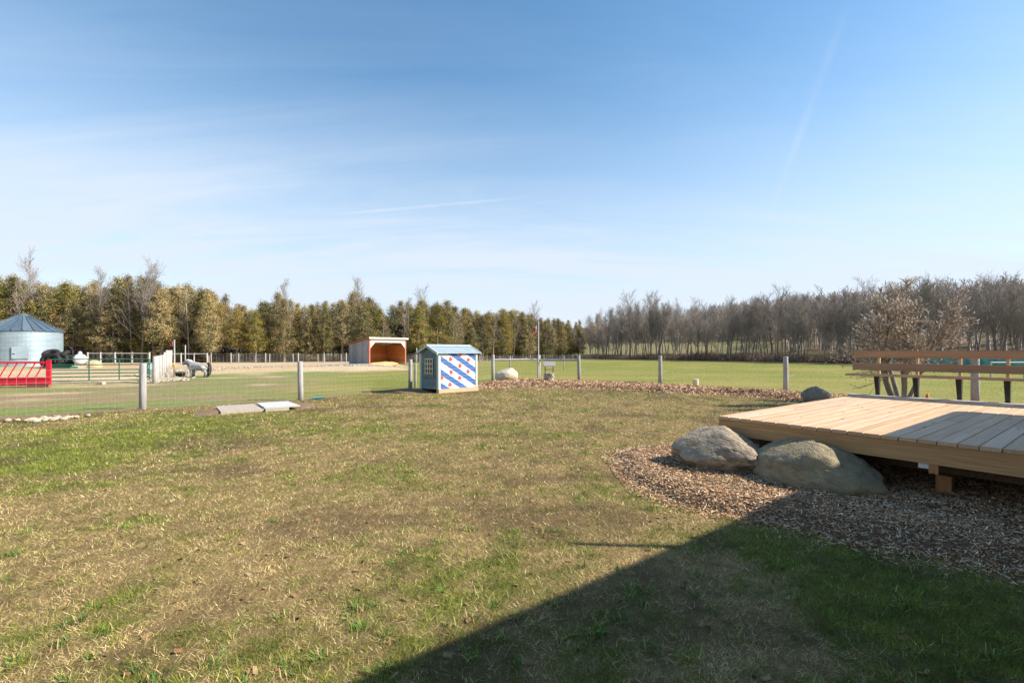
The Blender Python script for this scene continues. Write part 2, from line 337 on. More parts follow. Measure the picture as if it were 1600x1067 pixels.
SPOTS = [(100, 705, 2.6, .42), (230, 690, 2.0, .36), (30, 760, 1.2, .35), (60, 820, .9, .22), (250, 780, .7, .2), (330, 665, 2.2, .3), (520, 662, 1.5, .34), (620, 738, .55, .45), (675, 690, .6, .35),
         (820, 686, .9, .38), (740, 700, .5, .3), (860, 640, 1.4, .28), (700, 822, .4, .2), (780, 930, .3, .3), (480, 1010, .25, .3), (60, 980, .4, .28), (20, 690, 2, .35), (560, 735, .5, .3),
         (1100, 770, .6, .3), (980, 760, .5, .38), (960, 900, .5, .05), (1200, 840, .5, .9), (1330, 880, .5, .9), (1450, 940, .5, 1.1), (1560, 1000, .5, 1.1), (1480, 1060, .45, .9), (1590, 930, .4, .9), (1300, 980, .3, .4),
         (1100, 960, .5, -.12), (1000, 1000, .4, -.08), (620, 640, 1.6, -.25), (800, 650, 1.8, -.2), (1000, 640, 2.0, -.22), (400, 820, .9, -.2), (250, 880, .6, -.2), (560, 700, .9, -.2), (900, 740, .7, -.15), (330, 930, .5, -.15), (1050, 670, 1.5, -.2), (390, 765, .7, -.18)]
def lawn_green(x, y):
    g = .31 + .55 * (fbm(x, y, 2.3, 21, 5) - .5) + 1.1 * (fbm(x, y, .5, 31, 4) - .5) + 1.3 * (fbm(x, y, .10, 37, 3) - .5)
    for u, v, r, a in SPOTS:
        px, py = P(u, v); g = g + a * .5 * np.exp(-((x - px) ** 2 + ((y - py) * .8) ** 2) / (r * r))
    return np.clip(g, 0, 1)
def soil(x, y):
    s = sstep(fbm(x, y, .9, 51, 4), .50, .72) * .8 + .5 * sstep(fbm(x, y, .16, 57, 2), .55, .8)
    return np.clip(s, 0, 1)
FENCE_L = [P(-330, 676), (-13.3, 10.2), P(223, 640), P(470, 625.3), (-4.25, 19.9)]
FENCE_R = [(-1.0, 24.9), (1.44, 25.4), (3.38, 24.0), (6.75, 21.7), (10.05, 17.5), (13.6, 14.0), (16.6, 10.2)]
LAWN = FENCE_L + FENCE_R + [(40, -60), (-60, -60), (-40, -10)]
GREEN, STRAW, SOIL, TAN = (np.array(c) for c in ((.12, .135, .032), (.31, .225, .10), (.08, .052, .03), (.44, .33, .20)))
def mixc(a, b, t): return a * (1 - t[:, None]) + b * t[:, None]
def ground_color(x, y):
    n = len(x); one = np.ones((n, 1))
    g, s = lawn_green(x, y), soil(x, y)
    lawn = mixc(STRAW * .72 * one, GREEN * .95, sstep(g, .1, .95)); lawn = mixc(lawn, SOIL * one, s * .75)
    f1 = fbm(x, y, 6, 61, 4); f2 = fbm(x * .35, y, 1.5, 63, 4)
    # hay field to the right and behind
    field = mixc(np.array([.185, .20, .042]) * one, np.array([.30, .25, .08]), np.clip(.25 + 1.3 * (f1 - .5) + 1.5 * (f2 - .5), 0, 1))
    # paddock to the left: brown with green strips
    pg = np.clip(.60 + 2.4 * (fbm(x, y * 2.2, 4.5, 71, 4) - .5), 0, 1)
    pad = mixc(np.array([.27, .19, .115]) * one, np.array([.17, .22, .055]), pg)
    pad = mixc(pad, np.array([.46, .37, .22]) * one, sstep(fbm(x, y * 2, 2.5, 77, 4), .58, .75) * .8)
    ang = (x + 4) / np.maximum(y, 1)
    c = mixc(pad, field, sstep(x + .25 * y, -6.5, -1.0))
    sd = poly_sd(x, y, LAWN); c = mixc(c, lawn, sstep(sd, -.1, .1))
    # worn strip under the left fence
    c = mixc(c, np.array([.13, .095, .06]) * one, sstep(np.abs(sd + .05), .22, .06) * (x < -3.6) * .8)
    a = poly_sd(x, y, ARENA)
    sand = mixc(TAN * one, np.array([.52, .41, .27]), sstep(f1, .4, .7))
    sand = mixc(sand, np.array([.36, .25, .16]) * one, sstep(fbm(x, y, 2.2, 81, 3), .62, .8) * .6)
    c = mixc(c, sand, sstep(a + .8 * (fbm(x, y, 1.2, 83, 3) - .5), -.3, .7))
    d = (x - 14) * .828 + (y - 100) * .561
    c = mixc(c, np.array([.13, .085, .06]) * one, sstep(d, -.6, .6) * sstep(d, 9, 6) * (x > 6))
    c = mixc(c, np.array([.19, .17, .08]) * one, sstep(d, 7, 10) * sstep(d, 90, 70))
    al = (x - 14) * .561 - (y - 100) * .828; thr = 58 - 38 * sstep(al, 12, 32)
    c = mixc(c, np.array([.13, .105, .065]) * one, sstep(d - thr, -3, 3) * (x > -20))
    # forest floor left
    w = poly_sd(x, y, WOOD_L); c = mixc(c, np.array([.10, .075, .045]) * one, sstep(w, -1.0, 1.0))
    return np.clip(c, 0, 1)
CEDLINE = [(-110, 50), (-75, 50.5), (-54, 51.5), (-38, 53), (-28, 55.5), (-18, 60.5), (-8, 70), (0, 82), (8, 94), (15.5, 106)]
WOOD_L = CEDLINE + [(15, 150), (-200, 150), (-200, 50)]

def build_ground():
    a, b = 3.4, 33.0
    xi = a * np.sinh(np.arange(-212, 213) / b); yi = 1.8 + a * np.sinh(np.arange(-90, 212) / b)
    X, Y = np.meshgrid(xi, yi); x, y = X.ravel(), Y.ravel(); z = height(x, y)
    nx, ny = len(xi), len(yi); i = (np.arange(ny - 1)[:, None] * nx + np.arange(nx - 1)[None]).ravel()
    fc = np.stack([i, i + 1, i + 1 + nx, i + nx], 1)
    me = new_mesh('ground', np.stack([x, y, z], 1), fc, M['ground'], ground_color(x, y), smooth=True)
    add('ground', me, kind='structure')
build_ground()

# mulch beds
BED = [P(945, 716), (1.33, 6.1), P(985, 760), P(1060, 790), P(1150, 811), P(1300, 843), P(1450, 871), P(1600, 902), (4.6, 2.7), (7.5, 4.5), (8.6, 8.0), (6.8, 9.9), (3.4, 8.6), (2.6, 8.1), P(1010, 700), P(965, 702)]
BERM = [P(748, 607), P(748, 599), (0.4, 25.7), (3.3, 24.5), (6.9, 22.3), (10.3, 18.1), (13.4, 14.6), (15.5, 11.8), (14.0, 10.6), (11.5, 13.1), P(1245, 627), P(1160, 618), P(1032, 613), P(905, 606.5), P(830, 603.5)]
def bed_h(x, y, poly, hh, edge):
    sd = poly_sd(x, y, poly) + .26 * (fbm(x, y, .35, 91, 3) - .5) * (1 if edge < .6 else 3)
    return sd, height(x, y) - .035 + hh * sstep(sd, -.05, edge) + .05 * (fbm(x, y, .3, 93, 3) - .5) * sstep(sd, 0, .2)
CHIPCOL = np.array([(.50, .31, .17), (.36, .19, .095), (.60, .43, .26), (.15, .08, .045), (.40, .32, .24), (.54, .34, .19), (.26, .135, .065), (.66, .52, .35), (.10, .055, .03)])
def scatter_chips(x, y, z, L, W, tilt, colr):
    n = len(x); a = RS.uniform(0, 2 * math.pi, n); p = RS.normal(0, tilt, n); r = RS.normal(0, .5, n)
    d = np.stack([np.cos(a) * np.cos(p), np.sin(a) * np.cos(p), np.sin(p)], 1)
    s = np.stack([-np.sin(a) * np.cos(r), np.cos(a) * np.cos(r), np.sin(r)], 1)
    c = np.stack([x, y, z], 1); V = np.stack([c - d * L[:, None] - s * W[:, None], c + d * L[:, None] - s * W[:, None] * .5, c + d * L[:, None] * .8 + s * W[:, None], c - d * L[:, None] + s * W[:, None]], 1)
    return V.reshape(-1, 3), np.arange(4 * n).reshape(-1, 4), np.repeat(colr, 4, 0)
def build_bed(name, poly, hh, edge, step, nchip, L, W, inframe, tint=1.0):
    p = np.array(poly); xs = np.arange(p[:, 0].min() - .3, p[:, 0].max() + .3, step); ys = np.arange(p[:, 1].min() - .3, p[:, 1].max() + .3, step)
    X, Y = np.meshgrid(xs, ys); x, y = X.ravel(), Y.ravel(); sd, z = bed_h(x, y, poly, hh, edge)
    nx = len(xs); i = (np.arange(len(ys) - 1)[:, None] * nx + np.arange(nx - 1)[None]).ravel(); fc = np.stack([i, i + 1, i + 1 + nx, i + nx], 1)
    fc = fc[(sd[fc].max(1) > -.08)]
    used = np.unique(fc); mp_ = -np.ones(len(x), int); mp_[used] = np.arange(len(used))
    add(name, new_mesh(name, np.stack([x, y, z], 1)[used], mp_[fc], M['mulch'], smooth=True), kind='structure')
    lo, hi = p.min(0), p.max(0); cx = RS.uniform(lo[0], hi[0], nchip * 3); cy = RS.uniform(lo[1], hi[1], nchip * 3)
    sd, z = bed_h(cx, cy, poly, hh, edge)
    keep = (sd > -.04 - .35 * RS.rand(len(cx)) ** 6) & (np.abs(cx) < 1.13 * cy + .8) & (cy > 1.5)
    if inframe: keep &= RS.rand(len(cx)) < np.clip((5.5 / np.maximum(cy, .1)) ** 1.6, 0, 1)
    cx, cy, z, sd = cx[keep][:nchip], cy[keep][:nchip], z[keep][:nchip], sd[keep][:nchip]
    z = np.maximum(z, height(cx, cy)) + RS.uniform(.002, .022, len(cx))
    k = RS.randint(0, len(CHIPCOL), len(cx)); c = CHIPCOL[k] * RS.uniform(.75, 1.25, (len(cx), 1)) * tint
    sc_ = RS.uniform(.35, 1.0, len(cx)) ** 1.3
    V, fc, cc = scatter_chips(cx, cy, z, L * sc_, W * RS.uniform(.5, 1.2, len(cx)), .35, c)
    o = add('wood_chips', new_mesh('wood_chips', V, fc, M['chip'], cc), kind='stuff'); return o
o = build_bed('mulch_bed', BED, .13, .45, .05, 120000, .028, .0042, True, np.array([1.3, 1.3, 1.28]))
tag(o, 'loose shredded wood chips heaped round the boulders and under the deck', 'wood chips')
o = build_bed('mulch_berm', BERM, .16, .9, .12, 50000, .06, .015, False, np.array([1.35, 1.30, 1.32]))
tag(o, 'long low bank of pale wood chips along the far garden fence', 'wood chips')

# grass of the lawn
def build_grass():
    n = 930000
    y = np.exp(RS.uniform(math.log(1.75), math.log(25.5), n)); x = RS.uniform(-1, 1, n) * (1.08 * y + 1.5)
    keep = (poly_sd(x, y, LAWN) > .05) & (poly_sd(x, y, BED) < .03) & (poly_sd(x, y, BERM) < .15)
    s = soil(x, y); keep &= RS.rand(n) > s * .7
    x, y, s = x[keep], y[keep], s[keep]; n = len(x); g = lawn_green(x, y)
    isg = RS.rand(n) < sstep(g, .05, 1.0) * .9
    z = height(x, y)
    L = np.where(isg, RS.uniform(.018, .048, n), RS.uniform(.018, .058, n)) * (1 + .015 * y) * (.8 + .5 * g)
    W = np.maximum(.0013, .00042 * y) * RS.uniform(.7, 1.4, n)
    az = RS.uniform(0, 2 * math.pi, n); el = np.where(isg, RS.uniform(.3, 1.3, n), RS.uniform(.02, .8, n))
    d = np.stack([np.cos(az) * np.cos(el), np.sin(az) * np.cos(el), np.sin(el)], 1)
    s2 = RS.uniform(0, 2 * math.pi, n); sv = np.stack([np.cos(s2), np.sin(s2), np.zeros(n)], 1)
    c = np.stack([x, y, z - .002], 1)
    V = np.stack([c - sv * W[:, None], c + sv * W[:, None], c + d * L[:, None]], 1)
    gc = np.array([.165, .205, .028]) * RS.uniform(.5, 1.5, (n, 1)) + RS.uniform(0, .05, (n, 1)) * np.array([1, .6, .2])
    pal = np.array([(.60, .45, .20), (.52, .38, .16), (.30, .20, .085), (.76, .63, .36), (.13, .08, .038)])
    scol = pal[RS.randint(0, 5, n)] * RS.uniform(.7, 1.2, (n, 1))
    cc = np.where(isg[:, None], gc, scol) * (.32 + 1.45 * fbm(x, y, .13, 97, 3))[:, None]
    me = new_mesh('grass', V.reshape(-1, 3), np.arange(3 * n).reshape(-1, 3), M['blade'], np.repeat(cc, 3, 0))
    tag(add('grass', me, kind='stuff'), 'short patchy lawn grass, half green and half straw coloured', 'grass')
    # coarser tufts in the hay field and the paddock beyond the fences
    n = 200000
    y = np.exp(RS.uniform(math.log(9), math.log(75), n)); x = RS.uniform(-1, 1, n) * (1.1 * y)
    dd = (x - 14) * .828 + (y - 100) * .561
    keep = (poly_sd(x, y, LAWN) < -.1) & (poly_sd(x, y, BERM) < 0) & (poly_sd(x, y, ARENA) < -.3) & (dd < -1) & (poly_sd(x, y, WOOD_L) < 0)
    x, y = x[keep], y[keep]; n = len(x); z = height(x, y)
    L = RS.uniform(.02, .06, n); W = .0004 * y * RS.uniform(.6, 1.4, n)
    az = RS.uniform(0, 2 * math.pi, n); el = RS.uniform(.05, .6, n)
    d = np.stack([np.cos(az) * np.cos(el), np.sin(az) * np.cos(el), np.sin(el)], 1)
    c = np.stack([x, y, z - .002], 1); sv = np.stack([np.cos(az + 1.5), np.sin(az + 1.5), 0 * az], 1)
    V = np.stack([c - sv * W[:, None], c + sv * W[:, None], c + d * L[:, None]], 1)
    base = ground_color(x, y); cc = base * RS.uniform(.8, 1.2, (n, 1))
    me = new_mesh('field_grass', V.reshape(-1, 3), np.arange(3 * n).reshape(-1, 3), M['blade'], np.repeat(cc, 3, 0))
    tag(add('field_grass', me, kind='stuff'), 'rough green grass of the field and paddock outside the fence', 'grass')
build_grass()

def build_litter():
    n = 700; y = np.exp(RS.uniform(math.log(2), math.log(14), n)); x = RS.uniform(-1, 1, n) * (1.1 * y + .5)
    k = (poly_sd(x, y, LAWN) > .2) & (poly_sd(x, y, BED) < -.02); x, y = x[k], y[k]; n = len(x)
    c = np.array([(.26, .15, .07), (.20, .11, .055), (.34, .24, .13), (.13, .075, .045)])[RS.randint(0, 4, n)]
    V, fc, cc = scatter_chips(x, y, height(x, y) + .012, RS.uniform(.010, .026, n), RS.uniform(.005, .014, n), .4, c)
    tag(add('fallen_leaves', new_mesh('fallen_leaves', V, fc, M['chip'], cc), kind='stuff'), 'small dry leaf bits lying in the lawn', 'leaf litter')
    # broader bladed tufts standing out of the short lawn
    P_, C_ = [], []; r = random.Random(14)
    for i in range(420):
        y0 = math.exp(r.uniform(math.log(2.0), math.log(12))); x0 = r.uniform(-1, 1) * (1.1 * y0); a = np.array([x0]); b = np.array([y0])
        if poly_sd(a, b, LAWN)[0] < .2 or poly_sd(a, b, BED)[0] > 0 or lawn_green(a, b)[0] < r.uniform(.15, .5): continue
        z0 = hz(x0, y0); g_ = r.uniform(.75, 1.25)
        for q in range(r.randint(10, 26)):
            az = r.uniform(0, 6.28); el = r.uniform(.3, 1.3); L_ = r.uniform(.04, .085); px_, py_ = x0 + r.gauss(0, .022), y0 + r.gauss(0, .022); w = .0028
            d = (math.cos(az) * math.cos(el), math.sin(az) * math.cos(el), math.sin(el)); m_ = (px_ + d[0] * L_ * .6, py_ + d[1] * L_ * .6, z0 + d[2] * L_ * .6)
            t_ = (px_ + d[0] * L_ * 1.15, py_ + d[1] * L_ * 1.15, z0 + d[2] * L_ * .75); s_ = (-math.sin(az) * w, math.cos(az) * w)
            P_ += [(px_ - s_[0], py_ - s_[1], z0), (px_ + s_[0], py_ + s_[1], z0), (m_[0] + s_[0] * .8, m_[1] + s_[1] * .8, m_[2]), (m_[0] - s_[0] * .8, m_[1] - s_[1] * .8, m_[2]),
                   (m_[0] - s_[0] * .8, m_[1] - s_[1] * .8, m_[2]), (m_[0] + s_[0] * .8, m_[1] + s_[1] * .8, m_[2]), t_, t_]
            c = (.11 * g_, .20 * g_, .035) if r.random() < .8 else (.45, .34, .15); C_ += [c] * 8
    V = np.array(P_); n = len(V) // 4
    tag(add('grass_tufts', new_mesh('grass_tufts', V, np.arange(4 * n).reshape(-1, 4), M['blade'], np.array(C_)), kind='stuff'), 'longer green grass tufts standing out of the short lawn', 'grass')
build_litter()

# ------------------------------------------------------------------ rocks
def rock_mesh(name, mat_, seed, sub=3, rough=.18, flat=.55, flat_z=None):
    bm = bmesh.new(); bmesh.ops.create_icosphere(bm, subdivisions=sub, radius=1)
    from mathutils import noise as mn
    off = Vector((seed * 13.7, seed * 5.1, seed * 3.3))
    rr = random.Random(seed); cuts = [(Vector((rr.uniform(-1, 1), rr.uniform(-1, 1), rr.uniform(-.4, 1))).normalized(), rr.uniform(flat, .92)) for _ in range(7)]
    for v in bm.verts:
        p = v.co.normalized()
        q = p * (1 + rough * mn.noise(p * 1.3 + off) + rough * .45 * mn.noise(p * 3.1 + off) + rough * .2 * mn.noise(p * 8 + off) + rough * .10 * mn.noise(p * 19 + off) - rough * .25 * max(0, .12 - abs(mn.noise(p * 2.2 - off))) / .12)
        for nrm, dd in cuts:
            e = q.dot(nrm) - dd
            if e > 0: q -= nrm * e * .75
        v.co = q
    me = bpy.data.meshes.new(name); bm.to_mesh(me); bm.free(); me.materials.append(mat_)
    me.polygons.foreach_set('use_smooth', np.ones(len(me.polygons), bool)); return me
def boulder(loc, scale, rz, mat_, seed, label, rot=(0, 0), rough=.22, flat=.6, sub=5, group=None):
    o = add('boulder', rock_mesh('boulder', mat_, seed, sub, rough, flat)); o.location = loc; o.scale = scale
    o.rotation_euler = (rot[0], rot[1], rz); return tag(o, label, 'boulder', group)
EDGE_ANG = math.atan2(-.794, .608)
boulder((2.73, 6.20, .25), (.70, .42, .33), EDGE_ANG + .25, M['boulder_a'], 3, 'rugged grey brown boulder below the left corner of the deck', (0, .0), .3, .55)
boulder((3.45, 5.50, .19), (.67, .42, .36), EDGE_ANG + .05, M['boulder_b'], 8, 'smooth long tan boulder under the deck edge, half in shadow', (0, .14), .14, .72)
bx, by = 9.55, 14.9
boulder((bx, by, .18), (.44, .32, .29), -.2, M['boulder_c'], 5, 'dark lichened rock at the end of the wood chip bank behind the deck', (0, 0), .2, .65, 4)
boulder((X_at(790, 24.2), 24.2, .33), (.60, .45, .50), .1, M['boulder_w'], 12, 'large cream white boulder beside the fence right of the playhouse', (0, 0), .18, .55, 4)

# ------------------------------------------------------------------ deck and bench
DA = math.atan2(.605, .796); A0 = (2.86, 6.59)
deck = thing('deck', 'low raised deck of fresh tan planks beside the two boulders', 'deck', (A0[0], A0[1], 0), DA)
# local x = away along the boards, local y = -t
DZ = .70; T_MAX = 5.34; S_MAX = 5.03
def board_mesh(L):
    mb = MB(); mb.cbox(0, L, 0, .145, DZ - .038, DZ, .005); return mb.mesh('deck_board', M['deck'])
LENS = {}
rr = random.Random(5)
nb = int(T_MAX / .153)
for i in range(nb):
    js = [3.66, 1.83, 2.44, 3.05][i % 4]
    for s0, s1 in ((-.025, js - .002), (js + .002, S_MAX)):
        k = round(s1 - s0, 3)
        if k not in LENS: LENS[k] = board_mesh(k)
        b = add('deck_board', LENS[k], deck); b.location = (s0 + rr.uniform(-.004, .004) * (s0 < 0), -i * .153 - .148, rr.uniform(-.0015, .0015))
mb = MB(); mb.cbox(-.012, .0, -T_MAX, 0, 0, 0)  # placeholder replaced below
mb = MB()
for y0, y1 in ((-3.66, .0), (-T_MAX, -3.664)):
    mb.box(0.0, .038, y0, y1, DZ - .038 - .205, DZ - .040)
mb.obj('rim_joist', M['rim'], deck)
MB().box(.04, S_MAX + .1, -.04, 0, DZ - .24, DZ - .04).obj('side_joist', M['rim'], deck)
jm = MB().box(.04, S_MAX + .02, -.038, 0, DZ - .23, DZ - .041).mesh('joist', M['dark_wood'])
bmm = MB().box(0, .09, -T_MAX, 0, DZ - .43, DZ - .24).mesh('beam', M['dark_wood'])
for s in (.62, 2.6, 4.7):
    add('beam', bmm, deck).location = (s, 0, 0)
for i in range(1, 9):
    add('joist', jm, deck).location = (0.0, -i * .6, 0)
# short blocks and posts below
pm = MB().box(-.07, .07, -.07, .07, .0, DZ - .24).mesh('support_post', M['dark_wood'])
def st_at(u, s):   # t where the ray through photo column u meets the line s = const
    ax, ay = A0[0] + .796 * s, A0[1] + .605 * s; k = (u - 800) / F
    return (k * ay - ax) / (.608 + k * .794)
for s, t in ((.22, st_at(1199, .22)), (2.65, .4), (4.75, .4), (2.65, 2.8), (4.75, 2.8), (.66, 5.0), (2.65, 5.0)):
    add('support_post', pm, deck).location = (s, -t, 0)
t = st_at(1473, .5)
MB().box(.46, .60, -t - .08, -t + .05, .02, DZ - .43).obj('support_post', M['orange_wood'], deck)
t1 = st_at(1458, .02)
MB().box(-.0, .036, -t1 - .045, -t1 + .03, DZ - .335, DZ - .246).obj('hanger_block', M['orange_wood'], deck)
MB().box(.04, .14, -t1 + .032, -t1 + .12, DZ - .30, DZ - .246).obj('white_bracket', M['plastic_white'], deck)
MB().tube((-.008, -t1 - .0, DZ - .315), (.0, -t1, DZ - .315), .011, k=8).obj('bolt', M['steel'], deck)
mb = MB()
for i in range(nb):
    for s in (.019, .62, 1.22, 1.83, 2.44, 3.05, 3.66, 4.3, 4.95):
        for q in (.03, .115):
            cx, cy = s, -i * .153 - .148 + q
            mb.raw([(cx + .0045 * math.cos(a), cy + .0045 * math.sin(a), DZ + .0022) for a in [j * math.pi / 3 for j in range(6)]], [tuple(range(6))])
mb.obj('screw_heads', M['steel'], deck, kind='stuff')
eb = MB().cbox(0, 2.66, 0, .14, DZ - .034, DZ + .012, .004).mesh('edge_board', M['edge'])
for k in range(2):
    e = add('edge_board', eb, deck); e.location = (S_MAX + .155, -k * 2.665 + .12, 0); e.rotation_euler = (0, 0, -math.pi / 2)

bench = thing('deck_bench', 'long wooden bench with two rail backrest along the far deck edge', 'bench', (A0[0] + .796 * 5.2, A0[1] + .605 * 5.2, DZ), DA)
BL = 5.2
def bx_local(name, x0, x1, z0, z1, m_, y0=.11, L=BL):
    # boards run along local -y
    mb = MB(); mb.cbox(0, L, -(x1 - x0) / 2, (x1 - x0) / 2, z0, z1, .004)
    o = add(name, mb.mesh(name, m_), bench); o.location = ((x0 + x1) / 2, y0, 0); o.rotation_euler = (0, 0, -math.pi / 2); return o
bx_local('seat_plank', -.18, -.04, .397, .435, M['bench'])
bx_local('seat_plank', -.035, .105, .397, .435, M['bench'])
bx_local('seat_plank', .11, .225, .397, .435, M['bench'])
o = bx_local('backrest_rail', .232, .27, .50, .645, M['bench']); o = bx_local('backrest_rail', .262, .30, .755, .90, M['bench'], .11)
for k in range(9):
    t = .295 + k * .61
    mb = MB(); mb.raw([(.275, -t - .045, -.3), (.275, -t + .0, -.3), (.315, -t + .0, -.3), (.315, -t - .045, -.3),
                       (.30, -t - .045, .88), (.30, -t, .88), (.345, -t, .88), (.345, -t - .045, .88)],
                      [(0, 1, 5, 4), (1, 2, 6, 5), (2, 3, 7, 6), (3, 0, 4, 7), (0, 3, 2, 1), (4, 5, 6, 7)])
    mb.obj('back_post', M['bench_post'], bench)
    mb = MB(); w0, w1 = .06, .08   # tapered black bracket: narrow at the foot, wide below the seat
    for z0, z1, a, b in ((.012, .39, w0, w1),):
        V = [(.20, -t - a / 2 - .03, z0), (.20, -t + a / 2 - .03, z0), (.26, -t + a / 2 - .03, z0), (.26, -t - a / 2 - .03, z0),
             (.12, -t - b / 2 - .03, z1), (.12, -t + b / 2 - .03, z1), (.26, -t + b / 2 - .03, z1), (.26, -t - b / 2 - .03, z1)]
        mb.raw(V, [(0, 1, 5, 4), (1, 2, 6, 5), (2, 3, 7, 6), (3, 0, 4, 7), (0, 3, 2, 1), (4, 5, 6, 7)])
    mb.box(.17, .265, -t - .075, -t + .015, .012, .02)
    mb.obj('bracket', M['black'], bench)

# ------------------------------------------------------------------ the house whose shadow falls on the lawn (right behind the camera)
house = thing('house', 'pale sided house beside the deck, behind the camera', 'house', (A0[0], A0[1], 0), DA)
ew0, ew1, et0, et1, EH = -16.0, 6.65, 4.87, 15.0, 4.0
MB().box(ew0 + .5, ew1 - .5, -et1 + .5, -et0 - .45, -.2, EH - .05).obj('wall', M['wall'], house)
rf = MB(); V = [(ew0, -et1, EH), (ew1, -et1, EH), (ew1, -et0, EH), (ew0, -et0, EH), (ew0 + 5, -(et0 + et1) / 2, EH + 2.2), (ew1 - 5, -(et0 + et1) / 2, EH + 2.2)]
V += [(x, y, EH - .16) for x, y, z in V[:4]]
rf.raw(V, [(3, 2, 5, 4), (1, 0, 4, 5), (2, 1, 5), (0, 3, 4), (0, 1, 7, 6), (1, 2, 8, 7), (2, 3, 9, 8), (3, 0, 6, 9), (9, 6, 7, 8)]).obj('roof', M['shingle'], house)
for s in (-12, -8.5, -2.5, 2.2):
    w = MB().box(s, s + 1.2, -et0 - .45, -et0 - .41, 1.2, 2.5).obj('window', M['plastic_white'], house)
    MB().box(s + .08, s + 1.12, -et0 - .409, -et0 - .40, 1.28, 2.42).obj('pane', M['glass'], w)
w = MB().box(-5.5, -4.5, -et0 - .45, -et0 - .41, 0.3, 2.4).obj('door', M['dark_wood'], house)
MB().tube((-4.6, -et0 - .40, 1.3), (-4.6, -et0 - .34, 1.3), .025).obj('handle', M['steel'], w)
px_, py_ = 6.76 - A0[0], 3.53 - A0[1]
ls, lt = px_ * .796 + py_ * .605, px_ * .608 - py_ * .794
MB().tube((ls, -lt - .06, EH - .1), (ls, -lt - .06, EH + .56), .035, k=10).obj('vent_pipe', M['grey_pole'], house)

# ------------------------------------------------------------------ fences
def wire_net(pts, z0, z1, nh, dv, r=.0018, top=True):
    segs = []
    for (x0, y0), (x1, y1) in zip(pts[:-1], pts[1:]):
        L = math.hypot(x1 - x0, y1 - y0); n = max(1, int(L / dv)); g0, g1 = hz(x0, y0), hz(x1, y1)
        for i in range(nh):
            z = z0 + (z1 - z0) * (i / (nh - 1)) ** 1.15
            sag = .012
            for q in range(4):
                a, b = q / 4, (q + 1) / 4
                f = lambda t_: (x0 + (x1 - x0) * t_, y0 + (y1 - y0) * t_, g0 + (g1 - g0) * t_ + z - sag * 4 * t_ * (1 - t_))
                segs.append((*f(a), *f(b), r, r))
        for i in range(n):
            t_ = (i + .5) / n; x, y, g = x0 + (x1 - x0) * t_, y0 + (y1 - y0) * t_, g0 + (g1 - g0) * t_
            segs.append((x, y, g + z0, x + random.uniform(-.01, .01), y, g + z1 - .012, r, r))
    return tubes_np(segs, 3)
def post_mesh(r, h, name='fence_post', m_='post', seed=0):
    mb = MB(); mb.lathe([(r * 1.02, -.3), (r * 1.0, h * .4), (r * .97, h - .02), (r * .88, h)], 12); return mb.mesh(name, M[m_], True)
def flat_post_mesh(w, h, name='fence_post', m_='post_white'):
    return MB().box(-w / 2, w / 2, -w / 2, w / 2, -.3, h).mesh(name, M[m_])
PM = post_mesh(.082, 1.25); PMR = post_mesh(.085, 1.32); PMB = post_mesh(.10, 1.38)
def post(parent, x, y, me, lean=.02, sc_=1.0, name='fence_post', z=None):
    o = add(name, me, parent); o.location = (x, y, hz(x, y) if z is None else z); o.rotation_euler = (random.uniform(-lean, lean), random.uniform(-lean, lean), random.uniform(0, 6)); o.scale = (1, 1, sc_); return o
fl = thing('wire_fence', 'wire mesh fence on round posts left of the striped playhouse', 'fence')
for x, y in FENCE_L[:-1]: post(fl, x, y, PM)
post(fl, *FENCE_L[-1], PM, sc_=.98)
V, fc = wire_net(FENCE_L, .05, 1.12, 9, .16, r=.0026); add('wire_mesh', new_mesh('wire_mesh', V, fc, M['wire']), fl)
post(fl, X_at(649, 20.6), 20.6, post_mesh(.05, 1.05), name='brace_post')
fr = thing('wire_fence', 'wire mesh fence on round posts from the playhouse round behind the deck', 'fence')
for k, (x, y) in enumerate(FENCE_R): post(fr, x, y, PMB if k == 5 else PMR, z=hz(x, y) + .05)
FR2 = [(-2.2, 21.6)] + FENCE_R
V, fc = wire_net(FR2, .10, 1.15, 8, .18, r=.0024); add('wire_mesh', new_mesh('wire_mesh', V, fc, M['wire']), fr)
for a, b, m_ in ((0, 1, 'post_white'), (1, 2, 'post')):
    (x0, y0), (x1, y1) = FENCE_R[a], FENCE_R[b]
    MB().tube((x0, y0, 1.10 + hz(x0, y0)), (x1, y1, 1.12 + hz(x1, y1)), .055, k=8).obj('rail', M[m_], fr)
for k in (2, 3, 4):
    x, y = FENCE_R[k]; MB().tube((x + .08, y, .62 + hz(x, y)), (x + .30, y - .03, .68 + hz(x, y)), .014, k=6).obj('insulator', M['insul'], fr)
for u, v0, v1, Y in ((797, 559.5, 577, 40), (881, 558.5, 576.5, 40)):
    o = add('field_post', post_mesh(.055 if u < 800 else .045, 1.15)); o.location = (X_at(u, Y), Y, hz(X_at(u, Y), Y))
    tag(o, 'lone grey post in the field ' + ('behind the cream boulder' if u < 800 else 'behind the rail right of the wishing well'), 'post')

